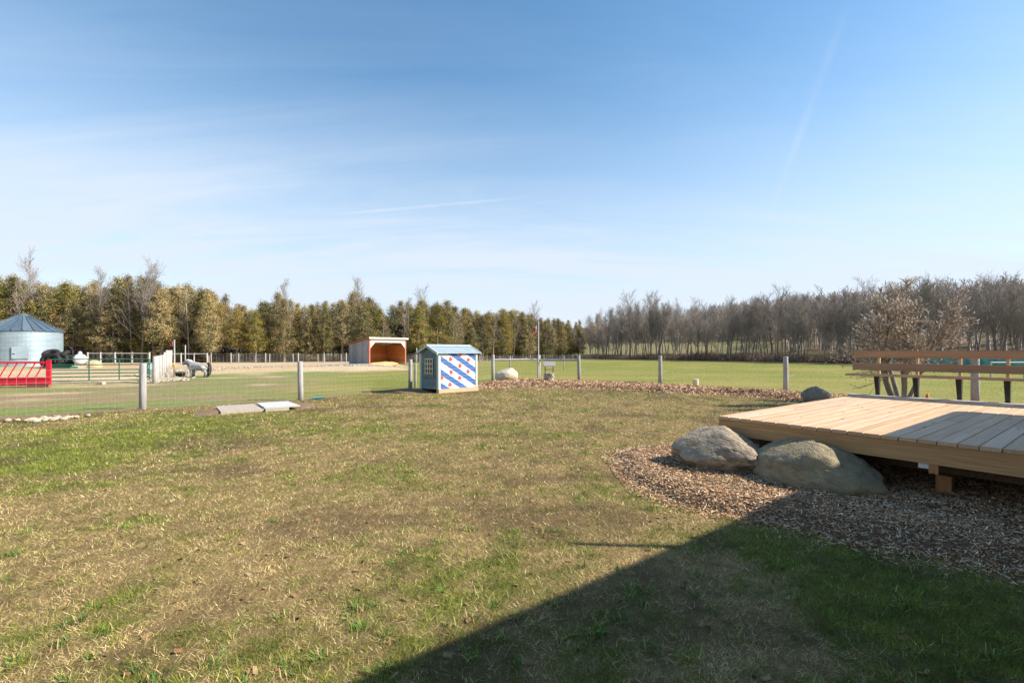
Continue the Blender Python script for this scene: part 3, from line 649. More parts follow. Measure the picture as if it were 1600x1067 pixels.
# far double fence behind the riding ground
def far_fence(name, label, pts_u, Y0, rail=None, h=1.05, m_='post_white', r=.05, slope=0.0, wire=True):
    t = thing(name, label, 'fence'); pm_ = post_mesh(r, h, m_=m_); pts = []
    for u in pts_u:
        Y = Y0 + slope * (u - pts_u[0]); x = X_at(u, Y); pts.append((x, Y)); post(t, x, Y, pm_, .03)
    if wire:
        V, fc = wire_net(pts, .05, h - .08, 6, .3, r=.004); add('wire_mesh', new_mesh('wire_mesh', V, fc, M['wire']), t)
    if rail:
        for (x0, y0), (x1, y1) in zip(pts[:-1], pts[1:]):
            for zr in rail: MB().tube((x0, y0, zr + hz(x0, y0)), (x1, y1, zr + hz(x1, y1)), .045, k=6).obj('rail', M[m_], t)
    return t
far_fence('wire_fence', 'pale post and wire fence in front of the cedars behind the pony', [361, 415, 466, 506, 541, 575, 612, 650, 700, 750], 48, slope=.03)
far_fence('wire_fence', 'second thin post fence close against the cedar trunks', [330, 373, 421, 458, 497, 533, 570, 620, 670, 720], 51.5, slope=.035, r=.045)
far_fence('rail_fence', 'white top rail fence between the grain bin and the green gate', [137, 157, 180, 206, 233], 43, rail=(1.05,), h=1.15, r=.07)
far_fence('rail_fence', 'white rail pen section right behind the pony', [267, 283, 303, 324], 44, rail=(1.0,), h=1.08, r=.06, wire=False)
far_fence('wire_fence', 'dark wire fence along the foot of the far cedars right of the playhouse', [752, 800, 850, 895, 935, 980], 62, h=1.0, m_='post', slope=.12, r=.04)
# fence of tall pale posts running away from the gate
t = thing('post_fence', 'line of tall close pale posts running away beside the gate', 'fence'); pts = []
n = 9
for i in range(n):
    f_ = i / (n - 1); x, y = -17.45 - 8.8 * f_, 23.3 + 13.4 * f_; pts.append((x, y)); post(t, x, y, post_mesh(.11 if i == 0 else .07, 1.32, m_='post_white'), .02, z=hz(x, y) - (.0))
V, fc = wire_net(pts, .05, 1.1, 7, .25, r=.003); add('wire_mesh', new_mesh('wire_mesh', V, fc, M['wire']), t)
def soil_strip():
    V, Fs = [], []; pts = FENCE_L; rb = random.Random(8); k = 0
    for (x0, y0), (x1, y1) in zip(pts[:-1], pts[1:]):
        L = math.hypot(x1 - x0, y1 - y0); nx_, ny_ = -(y1 - y0) / L, (x1 - x0) / L; n = int(L / .15)
        for i in range(n + 1):
            f_ = i / n; x, y = x0 + (x1 - x0) * f_, y0 + (y1 - y0) * f_; w = .10 + .07 * math.sin(i * .7) * rb.random() + rb.uniform(-.03, .05)
            a, b = (x + nx_ * (w + .06), y + ny_ * (w + .06)), (x - nx_ * w, y - ny_ * w)
            for p, dz in ((a, -.01), (((a[0] + b[0]) / 2, (a[1] + b[1]) / 2), .035), (b, -.01)): V.append((p[0], p[1], hz(*p) + dz))
            if i: q = len(V) - 6; Fs += [(q, q + 3, q + 4, q + 1), (q + 1, q + 4, q + 5, q + 2)]
    o = add('soil_strip', new_mesh('soil_strip', V, Fs, M['mulch'], smooth=True), kind='stuff'); tag(o, 'narrow dark line of bare soil under the left wire fence', 'soil')
soil_strip()
# lone tall posts near the trees
for u, Y, h, lab in ((289.5, 50, 1.9, 'tall pale pole standing between the pony and the cedars'), (651, 50, 1.9, 'tall thin white pole right of the open shelter')):
    o = add('pole', post_mesh(.05, h, 'pole', 'post_white')); o.location = (X_at(u, Y), Y, hz(X_at(u, Y), Y)); tag(o, lab, 'pole')

# green gate
g0, g1 = Vector((-21.3, 21.9, 0)), Vector((-17.65, 23.2, 0)); gl = (g1 - g0).length; gd = math.atan2(g1.y - g0.y, g1.x - g0.x)
gate = thing('farm_gate', 'long green tubular farm gate with six bars', 'gate', (g0.x, g0.y, hz(g0.x, g0.y) + .02), gd)
for z in (.12, .30, .46, .62, .86, 1.12):
    MB().tube((0, 0, z), (gl, 0, z), .024, k=8).obj('bar', M['green_gate'], gate)
for x in (0.0, gl * .39, gl * .69, gl):
    MB().tube((x, 0.001, .12), (x, 0.001, 1.12), .026, k=8).obj('upright', M['green_gate'], gate)
mb = MB(); mb.box(gl * .62, gl * .66, -.05, .12, -.06, .05); o = add('concrete_block', MB().box(-.12, .12, -.1, .1, -.05, .09).mesh('block', M['stone'])); o.location = (-19.2, 22.3, .05); tag(o, 'small pale block on the ground below the green gate', 'block')
# red feeder
rd = thing('hay_feeder', 'red hay feeder panel with slanted bars at the left edge', 'hay feeder', (-27.5, 19.3, hz(-22, 20.5) + .02), math.atan2(1.5, 7.4))
RL = math.hypot(6.55, 1.33) + .86
MB().box(0, RL, -.03, .03, 1.02, 1.10).obj('top_rail', M['red'], rd)
MB().box(0, RL, -.035, .035, .12, .42).obj('base_panel', M['red'], rd)
MB().box(0, RL - .35, .24, .28, .05, .40).obj('back_panel', M['red'], rd)
MB().box(0, RL, -.06, -.036, .36, .42).obj('ledge', M['red'], rd)
MB().box(RL - .17, RL, -.04, .04, .10, 1.16).obj('end_post', M['red'], rd)
for k in range(18):
    x = RL - .58 - k * .33
    if x < 0: break
    MB().tube((x, 0, .42), (x + .32, 0, 1.03), .024, k=6).obj('slanted_bar', M['red'], rd)
for x in (RL - .9, RL - 3.4): MB().box(x, x + .75, -.02, .26, -.02, .115).obj('skid', M['rusty'], rd)
# hay lying in the feeder
mb = MB(); mb.lathe([(1.2, 0), (1.0, .25), (.5, .4), (.05, .45)], 16)

# ------------------------------------------------------------------ grain bin
bin_ = thing('grain_bin', 'round pale metal grain bin with dark conical roof', 'grain bin', (-41.0, 40.0, .3), 0)
R, EV = 2.45, 2.9
nr = 4
for k in range(nr):
    z0, z1 = EV * k / nr, EV * (k + 1) / nr; mb = MB(); prof = []
    m_ = 14
    for j in range(m_ + 1): prof.append((R + .012 * math.sin(j * math.pi * 1.0) * 0 + (.018 if j % 2 else 0) - .004 * (k % 2), z0 + (z1 - z0) * j / m_))
    mb.lathe(prof, 64); mb.obj('wall_ring', M['bin'], bin_, smooth=False)
ns = 24
for k in range(ns):
    a0, a1 = 2 * math.pi * k / ns, 2 * math.pi * (k + 1) / ns; r0, r1, z0, z1 = R + .10, .35, EV - .02, EV + 1.33
    def pt(r, a, z): return (r * math.cos(a), r * math.sin(a), z)
    mb = MB(); e = .012
    V = [pt(r0, a0 + e, z0), pt(r0, a1 - e, z0), pt(r1, a1 - e, z1), pt(r1, a0 + e, z1), pt(r0, a0 - e, z0 + .08), pt(r1, a0 - e * 3, z1 + .05), pt(r0, a0 + e, z0 + .08), pt(r1, a0 + e * 3, z1 + .05)]
    mb.raw(V, [(0, 1, 2, 3), (0, 3, 7, 6), (6, 7, 5, 4)])
    mb.raw([pt(r0, a0 - e, z0), pt(r1, a0 - e * 3, z1), pt(r0, a0 - e, z0 + .08), pt(r1, a0 - e * 3, z1 + .05)], [(0, 1, 3, 2)])
    mb.obj('roof_panel', M['bin_roof'], bin_)
MB().lathe([(.40, EV + 1.28), (.42, EV + 1.38), (.25, EV + 1.46), (.05, EV + 1.5)], 20).obj('roof_cap', M['bin_roof'], bin_)
# hatch faces the camera
ha = math.atan2(-40, 41 - 1.4) ; hM = Matrix.Rotation(ha, 4, 'Z')
a_c = math.atan2(40.0, X_at(31.5, 37.2) + 0.0) 
rd_ = Vector((31.5 - 800, F)).normalized(); cb_ = Vector((-41.0, 40.0)); pj = rd_.dot(cb_); dd_ = (cb_ - rd_ * pj).length
hp = rd_ * (pj - math.sqrt(max(0.01, R * R - dd_ * dd_))) - cb_; ang = math.atan2(hp.y, hp.x); HM = Matrix.Rotation(ang, 4, 'Z')
d = MB().box(R - .05, R + .07, -.48, .48, 1.0 - .35, 1.95 - .35, HM).obj('access_door', M['bin'], bin_)
MB().box(R + .071, R + .10, -.42, -.30, 1.02, 1.08, HM).obj('latch', M['black'], d)
# tyres and clutter by the bin
def tyre_mesh():
    mb = MB(); prof = [(.30, -.13), (.50, -.14), (.55, -.09), (.56, 0), (.55, .09), (.50, .14), (.30, .13), (.27, .08), (.27, -.08), (.30, -.13)]
    k = 20; V = [(r * math.cos(2 * math.pi * i / k), r * math.sin(2 * math.pi * i / k), z) for r, z in prof for i in range(k)]
    Fs = [(j * k + i, j * k + (i + 1) % k, (j + 1) * k + (i + 1) % k, (j + 1) * k + i) for j in range(len(prof) - 1) for i in range(k)]
    return mb.raw(V, Fs).mesh('tyre', M['rubber'], True)
TM = tyre_mesh()
for (u, Y, z, rx, ry, lab) in ((75, 36, .85, 1.35, .1, 'black tyre at the left end of the dark heap beside the bin'), (84, 35.6, .85, 1.5, -.3, 'black tyre propped upright in the middle of the dark heap'),
                          (95, 36, .85, 1.3, .35, 'black tyre leaning right in the dark heap beside the bin'), (104, 36.4, .8, .9, .5, 'black tyre slumped at the right end of the dark heap'),
                          (80, 36.8, 1.35, .5, .2, 'black tyre on top of the dark heap, nearer the bin'), (96, 36.8, 1.30, .4, -.35, 'black tyre on top of the dark heap, farther from the bin')):
    o = add('tyre', TM); o.location = (X_at(u, Y), Y, z); o.rotation_euler = (rx, ry, 0); tag(o, lab, 'tyre', 'old tyres heaped beside the grain bin')
mb = MB(); mb.box(-1.1, 1.1, -.3, .3, 0, .18); o = mb.obj('feed_trough', M['green_gate']); o.location = (X_at(92, 34.6), 34.6, .27); tag(o, 'dark green trough in front of the heap of tyres', 'trough')
# white tank and tan heap
tk = thing('storage_tank', 'round white tank with a small cap behind the green gate', 'tank', (X_at(125, 36.0), 36.0, .45), -.80)
V = MB(); prof = [(.02, -1.0), (.35, -.96), (.50, -.85), (.54, -.6), (.54, .6), (.50, .85), (.35, .96), (.02, 1.0)]
k = 24; VV = [(z * .6, r * .76 * math.cos(2 * math.pi * i / k), 50 / 100 + r * .76 * math.sin(2 * math.pi * i / k)) for r, z in prof for i in range(k)]
V.raw(VV, [(j * k + i, j * k + (i + 1) % k, (j + 1) * k + (i + 1) % k, (j + 1) * k + i) for j in range(len(prof) - 1) for i in range(k)]); V.obj('tank_shell', M['tank'], tk, smooth=True)
MB().lathe([(.12, .86), (.13, 1.0), (.08, 1.08), (.03, 1.1)], 16).obj('dome_cap', M['tank'], tk, smooth=True)
for x in (-.5, .5): MB().box(x - .06, x + .06, -.35, .35, -.18, .12).obj('cradle', M['stone'], tk)
o = add('hay_heap', rock_mesh('hay_heap', M['tan'], 21, 3, .15, .7)); o.location = (X_at(146, 36.5), 36.5, .35); o.scale = (.62, .5, .55); tag(o, 'rounded tan heap right of the white tank', 'heap')
br = thing('barrel', 'blue grey barrel standing inside the right end of the green gate', 'barrel', (X_at(230.5, 27), 27, .25))
MB().lathe([(.26, .0), (.30, .04), (.30, .28), (.315, .3), (.30, .32), (.30, .58), (.26, .64)], 20).obj('drum', M['barrel'], br, smooth=True); MB().lathe([(.315, .64), (.315, .67), (.05, .68)], 20).obj('lid', M['barrel'], br)
# hydrant, tub, flag pole near the pony
hy_ = thing('yard_hydrant', 'yard hydrant with yellow head on a rusty pipe beside the tub', 'hydrant', (X_at(272, 29.0), 29.0, .12))
MB().tube((0, 0, -.1), (0, 0, .55), .028, k=8).obj('pipe', M['rusty'], hy_); MB().lathe([(.05, .55), (.075, .6), (.07, .7), (.03, .74)], 12).obj('head', M['yellow'], hy_)
MB().tube((0, 0, .72), (.16, 0, .66), .014, k=6).obj('handle', M['yellow'], hy_); MB().tube((0, 0, .6), (-.13, 0, .54), .022, k=6).obj('spout', M['yellow'], hy_)
mb = MB(); mb.lathe([(.24, 0), (.28, .22), (.30, .24), (.28, .245), (.26, .2), (.22, .05)], 20); o = mb.obj('water_tub', M['rubber'], smooth=True); o.location = (X_at(281.5, 28.2), 28.2, .1); tag(o, 'black rubber water tub on the ground in front of the pony', 'tub')
def flag_pole(x, y, h, cols, size, label, pole_m, r=.022, dangle=0.3):
    t = thing('flag_pole', label, 'flag pole', (x, y, hz(x, y)))
    MB().tube((0, 0, 0), (0, 0, h), r, r * .7, k=8).obj('pole', M[pole_m], t)
    MB().lathe([(r * .9, h), (r * 1.4, h + .03), (r * .5, h + .06)], 8).obj('finial', M[pole_m], t)
    w, hh = size; nx, nz = 9, 8; V = []; fs = {0: [], 1: []}
    for i in range(nx + 1):
        for j in range(nz + 1):
            s = i / nx; V.append((-.02 - s * w * .78, .05 * math.sin(s * 9 + j * .4) * s, h - .04 - j / nz * hh - s * dangle + .02 * math.sin(s * 6)))
    for i in range(nx):
        for j in range(nz):
            a = i * (nz + 1) + j; fs[0 if (cols == 'red' or i < 2 or i >= nx - 3) else 1].append((a, a + 1, a + nz + 2, a + nz + 1))
    c = MB().raw(V, fs[0]).obj('flag', M['flag_red'], t)
    if fs[1]:
        MB().raw(V, fs[1]).obj('white_panel', M['flag_white'], c)
        # small red maple leaf shape on the panel
        L_ = [(0, .5), (.1, .3), (.22, .35), (.18, .1), (.35, .22), (.45, .1), (.3, -.12), (.05, -.16), (.03, -.35), (-.03, -.35), (-.05, -.16), (-.3, -.12), (-.45, .1), (-.35, .22), (-.18, .1), (-.22, .35), (-.1, .3)]
        s = w * .26; MB().raw([(-.02 - w * .34 + p * s * .75, .062, h - .06 - hh * .5 - dangle * .45 + q * s) for p, q in L_], [tuple(range(len(L_)))]).obj('maple_leaf', M['flag_red'], c)
        MB().raw([(-.02 - w * .34 + p * s * .75, -.062, h - .06 - hh * .5 - dangle * .45 + q * s) for p, q in L_], [tuple(range(len(L_)))]).obj('maple_leaf', M['flag_red'], c)
    return t
flag_pole(X_at(841.5, 25.25), 25.25, 3.04, 'ca', (.32, .34), 'thin flag pole with red and white flag at the corner fence post', 'grey_pole', .026, .26)
flag_pole(X_at(272.5, 38), 38, 2.1, 'ca', (.34, .34), 'wooden flag pole with small red flag behind the hydrant', 'post_white', .06, .1)

# ------------------------------------------------------------------ run-in shelter
SX, SY, SZ = -12.9, 43.0, .29; SW, SD = 4.27, 3.0; HF, HB = 2.48, 2.0
sh = thing('horse_shelter', 'open fronted run in shelter with orange board inside', 'shelter', (SX, SY, SZ), math.atan2(.8, .6))
def h_at(y): return HF - .14 + (HB - HF) * y / SD
nbd = 12
for wall, x0, m_ in (('left', 0.0, 'barnwood'), ('right', SW - .03, 'barnwood')):
    for k in range(nbd):
        y0, y1 = .1 + (SD - .1) * k / nbd, .1 + (SD - .1) * (k + 1) / nbd - .012; zo = random.uniform(-.004, .004)
        mb = MB(); V = []
        for x in (x0 + zo, x0 + .03 + zo):
            V += [(x, y0, 0), (x, y1, 0), (x, y1, h_at(y1)), (x, y0, h_at(y0))]
        mb.raw(V, [(0, 3, 2, 1), (4, 5, 6, 7), (0, 1, 5, 4), (1, 2, 6, 5), (2, 3, 7, 6), (3, 0, 4, 7)]).obj('wall_board', M[m_], sh)
nh = 11
for k in range(nh):
    z0, z1 = 0.02 + (HB - .15) * k / nh, 0.02 + (HB - .15) * (k + 1) / nh - .012
    MB().box(.09, SW - .09, SD - .06, SD - .03, z0, z1).obj('inner_board', M['inner'], sh)
    MB().box(.035, .06, .12, SD - .065, z0, z1).obj('inner_board', M['inner'], sh)
    MB().box(SW - .06, SW - .035, .12, SD - .065, z0, z1).obj('inner_board', M['inner'], sh)
MB().box(-.01, SW + .01, SD - .028, SD + .0, 0, HB - .15).obj('back_wall', M['barnwood'], sh)
MB().box(-.02, .13, -.03, .10, 0, HF - .12).obj('corner_post', M['rust'], sh)
MB().box(SW - .13, SW + .02, -.03, .10, 0, HF - .12).obj('corner_post', M['rust'], sh)
MB().box(.131, SW - .131, -.045, .0, HF - .42, HF - .13).obj('header', M['header'], sh)
for s in (-1, 1):
    xc = .132 if s < 0 else SW - .132
    mb = MB(); pr = [(xc, HF - .421), (xc - s * .55, HF - .421), (xc - s * .42, HF - .50), (xc - s * .08, HF - .85), (xc, HF - 1.0)]
    V = [(x, y, z) for y in (-.044, -.01) for x, z in pr]; q = len(pr)
    mb.raw(V, [tuple(range(q)), tuple(range(2 * q - 1, q - 1, -1))] + [(i, (i + 1) % q, (i + 1) % q + q, i + q) for i in range(q)]).obj('corner_brace', M['header'], sh)
mb = MB(); V = [(x, y, z) for x in (-.12, SW + .15) for (y, z) in ((-.18, HF - .02), (-.18, HF + .05), (SD + .15, HB - .0), (SD + .15, HB - .07))]
mb.raw(V, [(0, 1, 2, 3), (7, 6, 5, 4), (0, 4, 5, 1), (1, 5, 6, 2), (2, 6, 7, 3), (3, 7, 4, 0)]).obj('roof', M['rust'], sh)
MB().box(-.13, SW + .16, -.215, -.181, HF - .11, HF + .055).obj('roof_fascia', M['header'], sh)
for z in (.6, 1.2): MB().box(.07, .10, .14, .2, .0, 1.9).obj('stud', M['inner'], sh) if z < 1 else None
o = add('straw_bedding', rock_mesh('straw_bedding', M['straw'], 31, 4, .3, .8)); o.location = (SX + .6 * 2.0 - .8 * .6, SY + .8 * 2.0 + .6 * .6, SZ - .05); o.scale = (1.9, 1.0, .33); o.rotation_euler = (0, 0, math.atan2(.8, .6)); tag(o, 'low heap of yellow straw bedding spilling out of the shelter', 'straw'); o['kind'] = 'stuff'
MB().tube((X_at(495, 41.2), 41.2, .36), (X_at(577, 42.2), 42.2, .36), .07, k=8)
o = MB().tube((-2.1, 0, 0), (2.1, .1, 0), .07, k=8).obj('ground_pole', M['post_white']); o.location = (X_at(538, 41.8), 41.8, .36); tag(o, 'white pole lying on the ground left of the shelter', 'pole')

# ------------------------------------------------------------------ playhouse with the striped wall
ph = thing('playhouse', 'small playhouse with blue and white striped wall and red leaves', 'playhouse', (-2.74, 17.74, 0), math.atan2(.76, .649))
PW, PD, Z0, EZ, RZ = 2.04, 1.06, .155, 1.52, 1.765
def flag_mat():
    m = bpy.data.materials.new('striped_paint'); m.use_nodes = True; N, L = m.node_tree.nodes, m.node_tree.links
    bs = N['Principled BSDF']; bs.inputs['Roughness'].default_value = .6; tc = N.new('ShaderNodeTexCoord'); sp = N.new('ShaderNodeSeparateXYZ'); L.new(tc.outputs['Object'], sp.inputs[0])
    def mt(op, a, b):
        n = N.new('ShaderNodeMath'); n.operation = op
        for i, v in enumerate((a, b)):
            if isinstance(v, (int, float)): n.inputs[i].default_value = v
            else: L.new(v, n.inputs[i])
        return n.outputs[0]
    u = mt('DIVIDE', mt('SUBTRACT', sp.outputs[0], .1), PW - .2); v = mt('DIVIDE', mt('SUBTRACT', EZ, sp.outputs[2]), EZ - Z0)
    w = mt('SUBTRACT', v, mt('MULTIPLY', u, .73)); w = mt('DIVIDE', mt('SUBTRACT', w, .075), .365); f = mt('FRACT', mt('ADD', w, 10), 0)
    blue = mt('LESS_THAN', f, .46)
    no = N.new('ShaderNodeTexNoise'); no.inputs['Scale'].default_value = 9; no.inputs['Detail'].default_value = 6; L.new(tc.outputs['Object'], no.inputs['Vector'])
    mb_ = N.new('ShaderNodeMix'); mb_.data_type = 'RGBA'; mb_.inputs['A'].default_value = (.018, .085, .29, 1); mb_.inputs['B'].default_value = (.035, .13, .37, 1); L.new(no.outputs['Fac'], mb_.inputs['Factor'])
    mw = N.new('ShaderNodeMix'); mw.data_type = 'RGBA'; mw.inputs['A'].default_value = (.58, .59, .62, 1); mw.inputs['B'].default_value = (.68, .68, .68, 1); L.new(no.outputs['Fac'], mw.inputs['Factor'])
    mx = N.new('ShaderNodeMix'); mx.data_type = 'RGBA'; L.new(blue, mx.inputs['Factor']); L.new(mw.outputs['Result'], mx.inputs['A']); L.new(mb_.outputs['Result'], mx.inputs['B'])
    L.new(mx.outputs['Result'], bs.inputs['Base Color']); return m
M['flagwall'] = flag_mat()
MB().box(.05, PW - .05, .03, PD - .03, Z0 - .02, EZ - .02).obj('inner_wall', M['siding'], ph)
nb_ = 10
for k in range(nb_):
    z0, z1 = Z0 + (EZ - Z0) * k / nb_, Z0 + (EZ - Z0) * (k + 1) / nb_
    mb = MB(); V = [(x, y, z) for x in (.1, PW - .1) for (y, z) in ((.028, z0), (-.006, z0 + .003), (.010, z1 - .004), (.028, z1))]
    mb.raw(V, [(0, 1, 2, 3), (7, 6, 5, 4), (0, 4, 5, 1), (1, 5, 6, 2), (2, 6, 7, 3), (3, 7, 4, 0)]).obj('striped_board', M['flagwall'], ph)
# gable end siding boards (left end x=0 and right end), clipped to the gable
def gable_w(z): return 0 if z <= EZ else (z - EZ) / (RZ - EZ) * PD / 2
nz = 13
for side, x0 in ((0, -.0), (1, PW)):
    for k in range(nz):
        z0, z1 = Z0 + (RZ - .03 - Z0) * k / nz, Z0 + (RZ - .03 - Z0) * (k + 1) / nz - .003
        a0, a1 = max(.08, gable_w(z0) + .02), max(.08, gable_w(z1) + .02)
        if a1 >= PD / 2: a1 = PD / 2 - .01
        xo = x0 if side == 0 else x0 - .05
        V = [(xo, a0, z0), (xo, PD - a0, z0), (xo + .008, PD - a1, z1), (xo + .008, a1, z1), (xo + .048, a0, z0), (xo + .048, PD - a0, z0), (xo + .048, PD - a1, z1), (xo + .048, a1, z1)]
        MB().raw(V, [(0, 3, 2, 1), (4, 5, 6, 7), (0, 1, 5, 4), (1, 2, 6, 5), (2, 3, 7, 6), (3, 0, 4, 7)]).obj('siding_board', M['siding'], ph)
for x0 in (-.012, PW - .095):
    for y0 in (-.02, PD - .085): MB().box(x0, x0 + .107, y0, y0 + .105, Z0 + .002, EZ).obj('corner_trim', M['trim'], ph)
MB().box(-.01, PW + .03, -.045, .09, -.02, Z0).obj('skid', M['skid'], ph); MB().box(-.0, PW + .03, PD - .09, PD + .03, -.02, Z0).obj('skid', M['skid'], ph)
# window on the left end
wy0, wy1, wz0, wz1 = .28, .76, .72, 1.30
wd = MB().box(-.022, -.002, wy0, wy1, wz0, wz1).obj('window', M['glass'], ph)
for k in range(4): y = wy0 + .03 + (wy1 - wy0 - .06) * k / 3; MB().box(-.034, -.0225, y - .014, y + .014, wz0, wz1).obj('muntin', M['cream'], wd)
for k in range(4): z = wz0 + .016 + (wz1 - wz0 - .03) * k / 3; MB().box(-.0325, -.0226, wy0, wy1, z - .013, z + .013).obj('muntin', M['cream'], wd)
MB().box(-.05, -.001, wy0 - .06, wy1 + .06, wz0 - .10, wz0 - .02).obj('sill', M['siding'], ph)
# ribbed metal roof
OV = .10; sl = (RZ - EZ) / (PD / 2); npan = 15
for side in (0, 1):
    for k in range(npan):
        x0, x1 = -.12 + (PW + .24) * k / npan, -.12 + (PW + .24) * (k + 1) / npan
        def yz(d_):  # d_ from ridge outwards
            y = PD / 2 - d_ if side == 0 else PD / 2 + d_; return y, RZ + .03 - d_ * sl
        (ya, za), (yb, zb) = yz(0.0), yz(PD / 2 + OV); pr = [(x0, .0), (x0 + .01, .015), (x0 + .026, .015), (x0 + .036, .0), (x1, .0)]
        V = [(x, ya, za + h_) for x, h_ in pr] + [(x, yb, zb + h_) for x, h_ in pr] + [(x0, ya, za - .012), (x1, ya, za - .012), (x0, yb, zb - .012), (x1, yb, zb - .012)]
        MB().raw(V, [(i, i + 1, i + 6, i + 5) for i in range(4)] + [(10, 12, 13, 11), (5, 6, 7, 8, 9, 13, 12), (0, 5, 12, 10), (4, 11, 13, 9)]).obj('roof_sheet', M['roofmetal'], ph)
MB().raw([(x, y, z) for x in (-.125, PW + .125) for y, z in ((PD / 2 - .11, RZ - .0), (PD / 2, RZ + .075), (PD / 2 + .11, RZ - .0))], [(0, 3, 4, 1), (1, 4, 5, 2), (0, 1, 2), (3, 5, 4)]).obj('ridge_cap', M['roofmetal'], ph)
for side in (0, 1):
    for x0 in (-.15, PW + .12):
        y0 = -OV if side == 0 else PD + OV; z0 = RZ + .03 - (PD / 2 + OV) * sl
        V = []
        for x in (x0, x0 + .028): V += [(x, y0, z0 - .07), (x, y0, z0 + .03), (x, PD / 2, RZ + .062), (x, PD / 2, RZ - .04)]
        MB().raw(V, [(0, 1, 2, 3), (7, 6, 5, 4), (0, 4, 5, 1), (1, 5, 6, 2), (2, 6, 7, 3), (3, 7, 4, 0)]).obj('barge_board', M['trim'], ph)
# painted red leaves
def leaf_outline():
    pts = []
    for i in range(28):
        a = 2 * math.pi * i / 28; r = 1.0 - .55 * math.exp(-((a if a < math.pi else a - 2 * math.pi) / .38) ** 2) + .06 * math.cos(2 * a)
        pts.append((r * math.cos(a), r * math.sin(a)))
    return pts
LO = leaf_outline()
for (u, v) in ((.278, .172), (.554, .045), (.79, .20), (.545, .365), (.78, .54), (.292, .535), (.537, .71), (.035, .68), (.26, .88)):
    cx, cz = .1 + u * (PW - .2), EZ - v * (EZ - Z0); rad = .088; th = .95
    V = []
    for a, b in LO:
        p, q = a * math.cos(th) - b * math.sin(th), a * math.sin(th) + b * math.cos(th); V.append((max(cx + p * rad, .102), -.0095, cz + q * rad * .95))
    V2 = [(x, -.002, z) for x, y, z in V]; k = len(V)
    MB().raw(V + V2, [tuple(range(k)), ] + [(i, (i + 1) % k, (i + 1) % k + k, i + k) for i in range(k)]).obj('painted_leaf', M['leafred'], ph)
o = add('leaf_litter', rock_mesh('leaf_litter', M['mulch'], 41, 3, .3, .8)); o.location = (-3.9, 18.2, .0); o.scale = (.9, .5, .13); tag(o, 'dark low heap of leaves at the shaded end of the playhouse', 'leaf litter'); o['kind'] = 'stuff'

# ------------------------------------------------------------------ wishing well, log, cone, slabs, bales
ww = thing('wishing_well', 'small stone wishing well with a shingled roof before the fence', 'wishing well', (X_at(858, 23.3), 23.3, .10))
rings = 4
for j in range(rings):
    for k in range(9):
        a0 = 2 * math.pi * (k + .5 * (j % 2)) / 9; r0, r1 = .17, .255 + random.uniform(-.01, .012); w = 2 * math.pi / 9 - .09; z0, z1 = j * .09, j * .09 + .082
        V = [(r * math.cos(a), r * math.sin(a), z) for z in (z0, z1) for r in (r0, r1) for a in (a0, a0 + w)]
        MB().raw(V, [(0, 1, 3, 2), (4, 6, 7, 5), (0, 4, 5, 1), (2, 3, 7, 6), (0, 2, 6, 4), (1, 5, 7, 3)]).obj('stone', M['stone' if (j + k) % 3 else 'boulder_c'], ww)
MB().lathe([(.27, .365), (.27, .40), (.14, .40), (.14, .365)], 18).obj('rim', M['post'], ww)
for s in (-1, 1): MB().box(s * .19 - .018, s * .19 + .018, -.018, .018, .0, .78).obj('upright', M['dark_wood'], ww)
MB().tube((-.25, 0, .58), (.25, 0, .58), .014, k=6).obj('axle', M['dark_wood'], ww)
for s in (-1, 1):
    V = [(-.29, 0, .96), (.29, 0, .96), (.29, s * .24, .76), (-.29, s * .24, .76)]; V += [(x, y, z - .025) for x, y, z in V]
    MB().raw(V, [(0, 1, 2, 3), (7, 6, 5, 4), (0, 4, 5, 1), (1, 5, 6, 2), (2, 6, 7, 3), (3, 7, 4, 0)]).obj('roof_slope', M['barnwood'], ww)
o = MB().lathe([(.12, 0), (.125, .1), (.125, .24), (.118, .25)], 14).obj('cut_log', M['log']); o.location = (X_at(1087, 20.6), 20.6, .12); tag(o, 'short cut log standing on the wood chip bank', 'log')
cn = thing('traffic_cone', 'small orange cone in the field seen under the bench', 'cone', (X_at(1449, 13.0), 13.0, hz(11.3, 13) + .0))
MB().lathe([(.10, .02), (.085, .1), (.03, .40), (.02, .42)], 16).obj('cone_body', M['orange'], cn, smooth=True); MB().box(-.13, .13, -.13, .13, 0, .02).obj('base', M['orange'], cn)
def slab(pix, z, th, m_, label, name='paving_slab'):
    pts = [P(u, v, z) for u, v in pix]; V = [(x, y, z) for x, y in pts] + [(x, y, z - th) for x, y in pts]
    o = MB().raw(V, [(3, 2, 1, 0), (4, 5, 6, 7), (0, 1, 5, 4), (1, 2, 6, 5), (2, 3, 7, 6), (3, 0, 4, 7)]).obj(name, M[m_]); tag(o, label, 'slab'); return o
slab([(337, 634.5), (345, 643), (413, 638.5), (396, 630.5)], .075, .09, 'slab', 'weathered tan slab lying on the lawn, left of the two')
slab([(401, 629.2), (413, 636.2), (469, 633.0), (450, 626.5)], .115, .035, 'slab2', 'pale smooth slab lying on the lawn, right of the two')
slab([(403, 631.5), (415, 639), (452, 636.5), (436, 629.5)], .075, .09, 'slab', 'tan slab underneath the pale slab on the lawn')
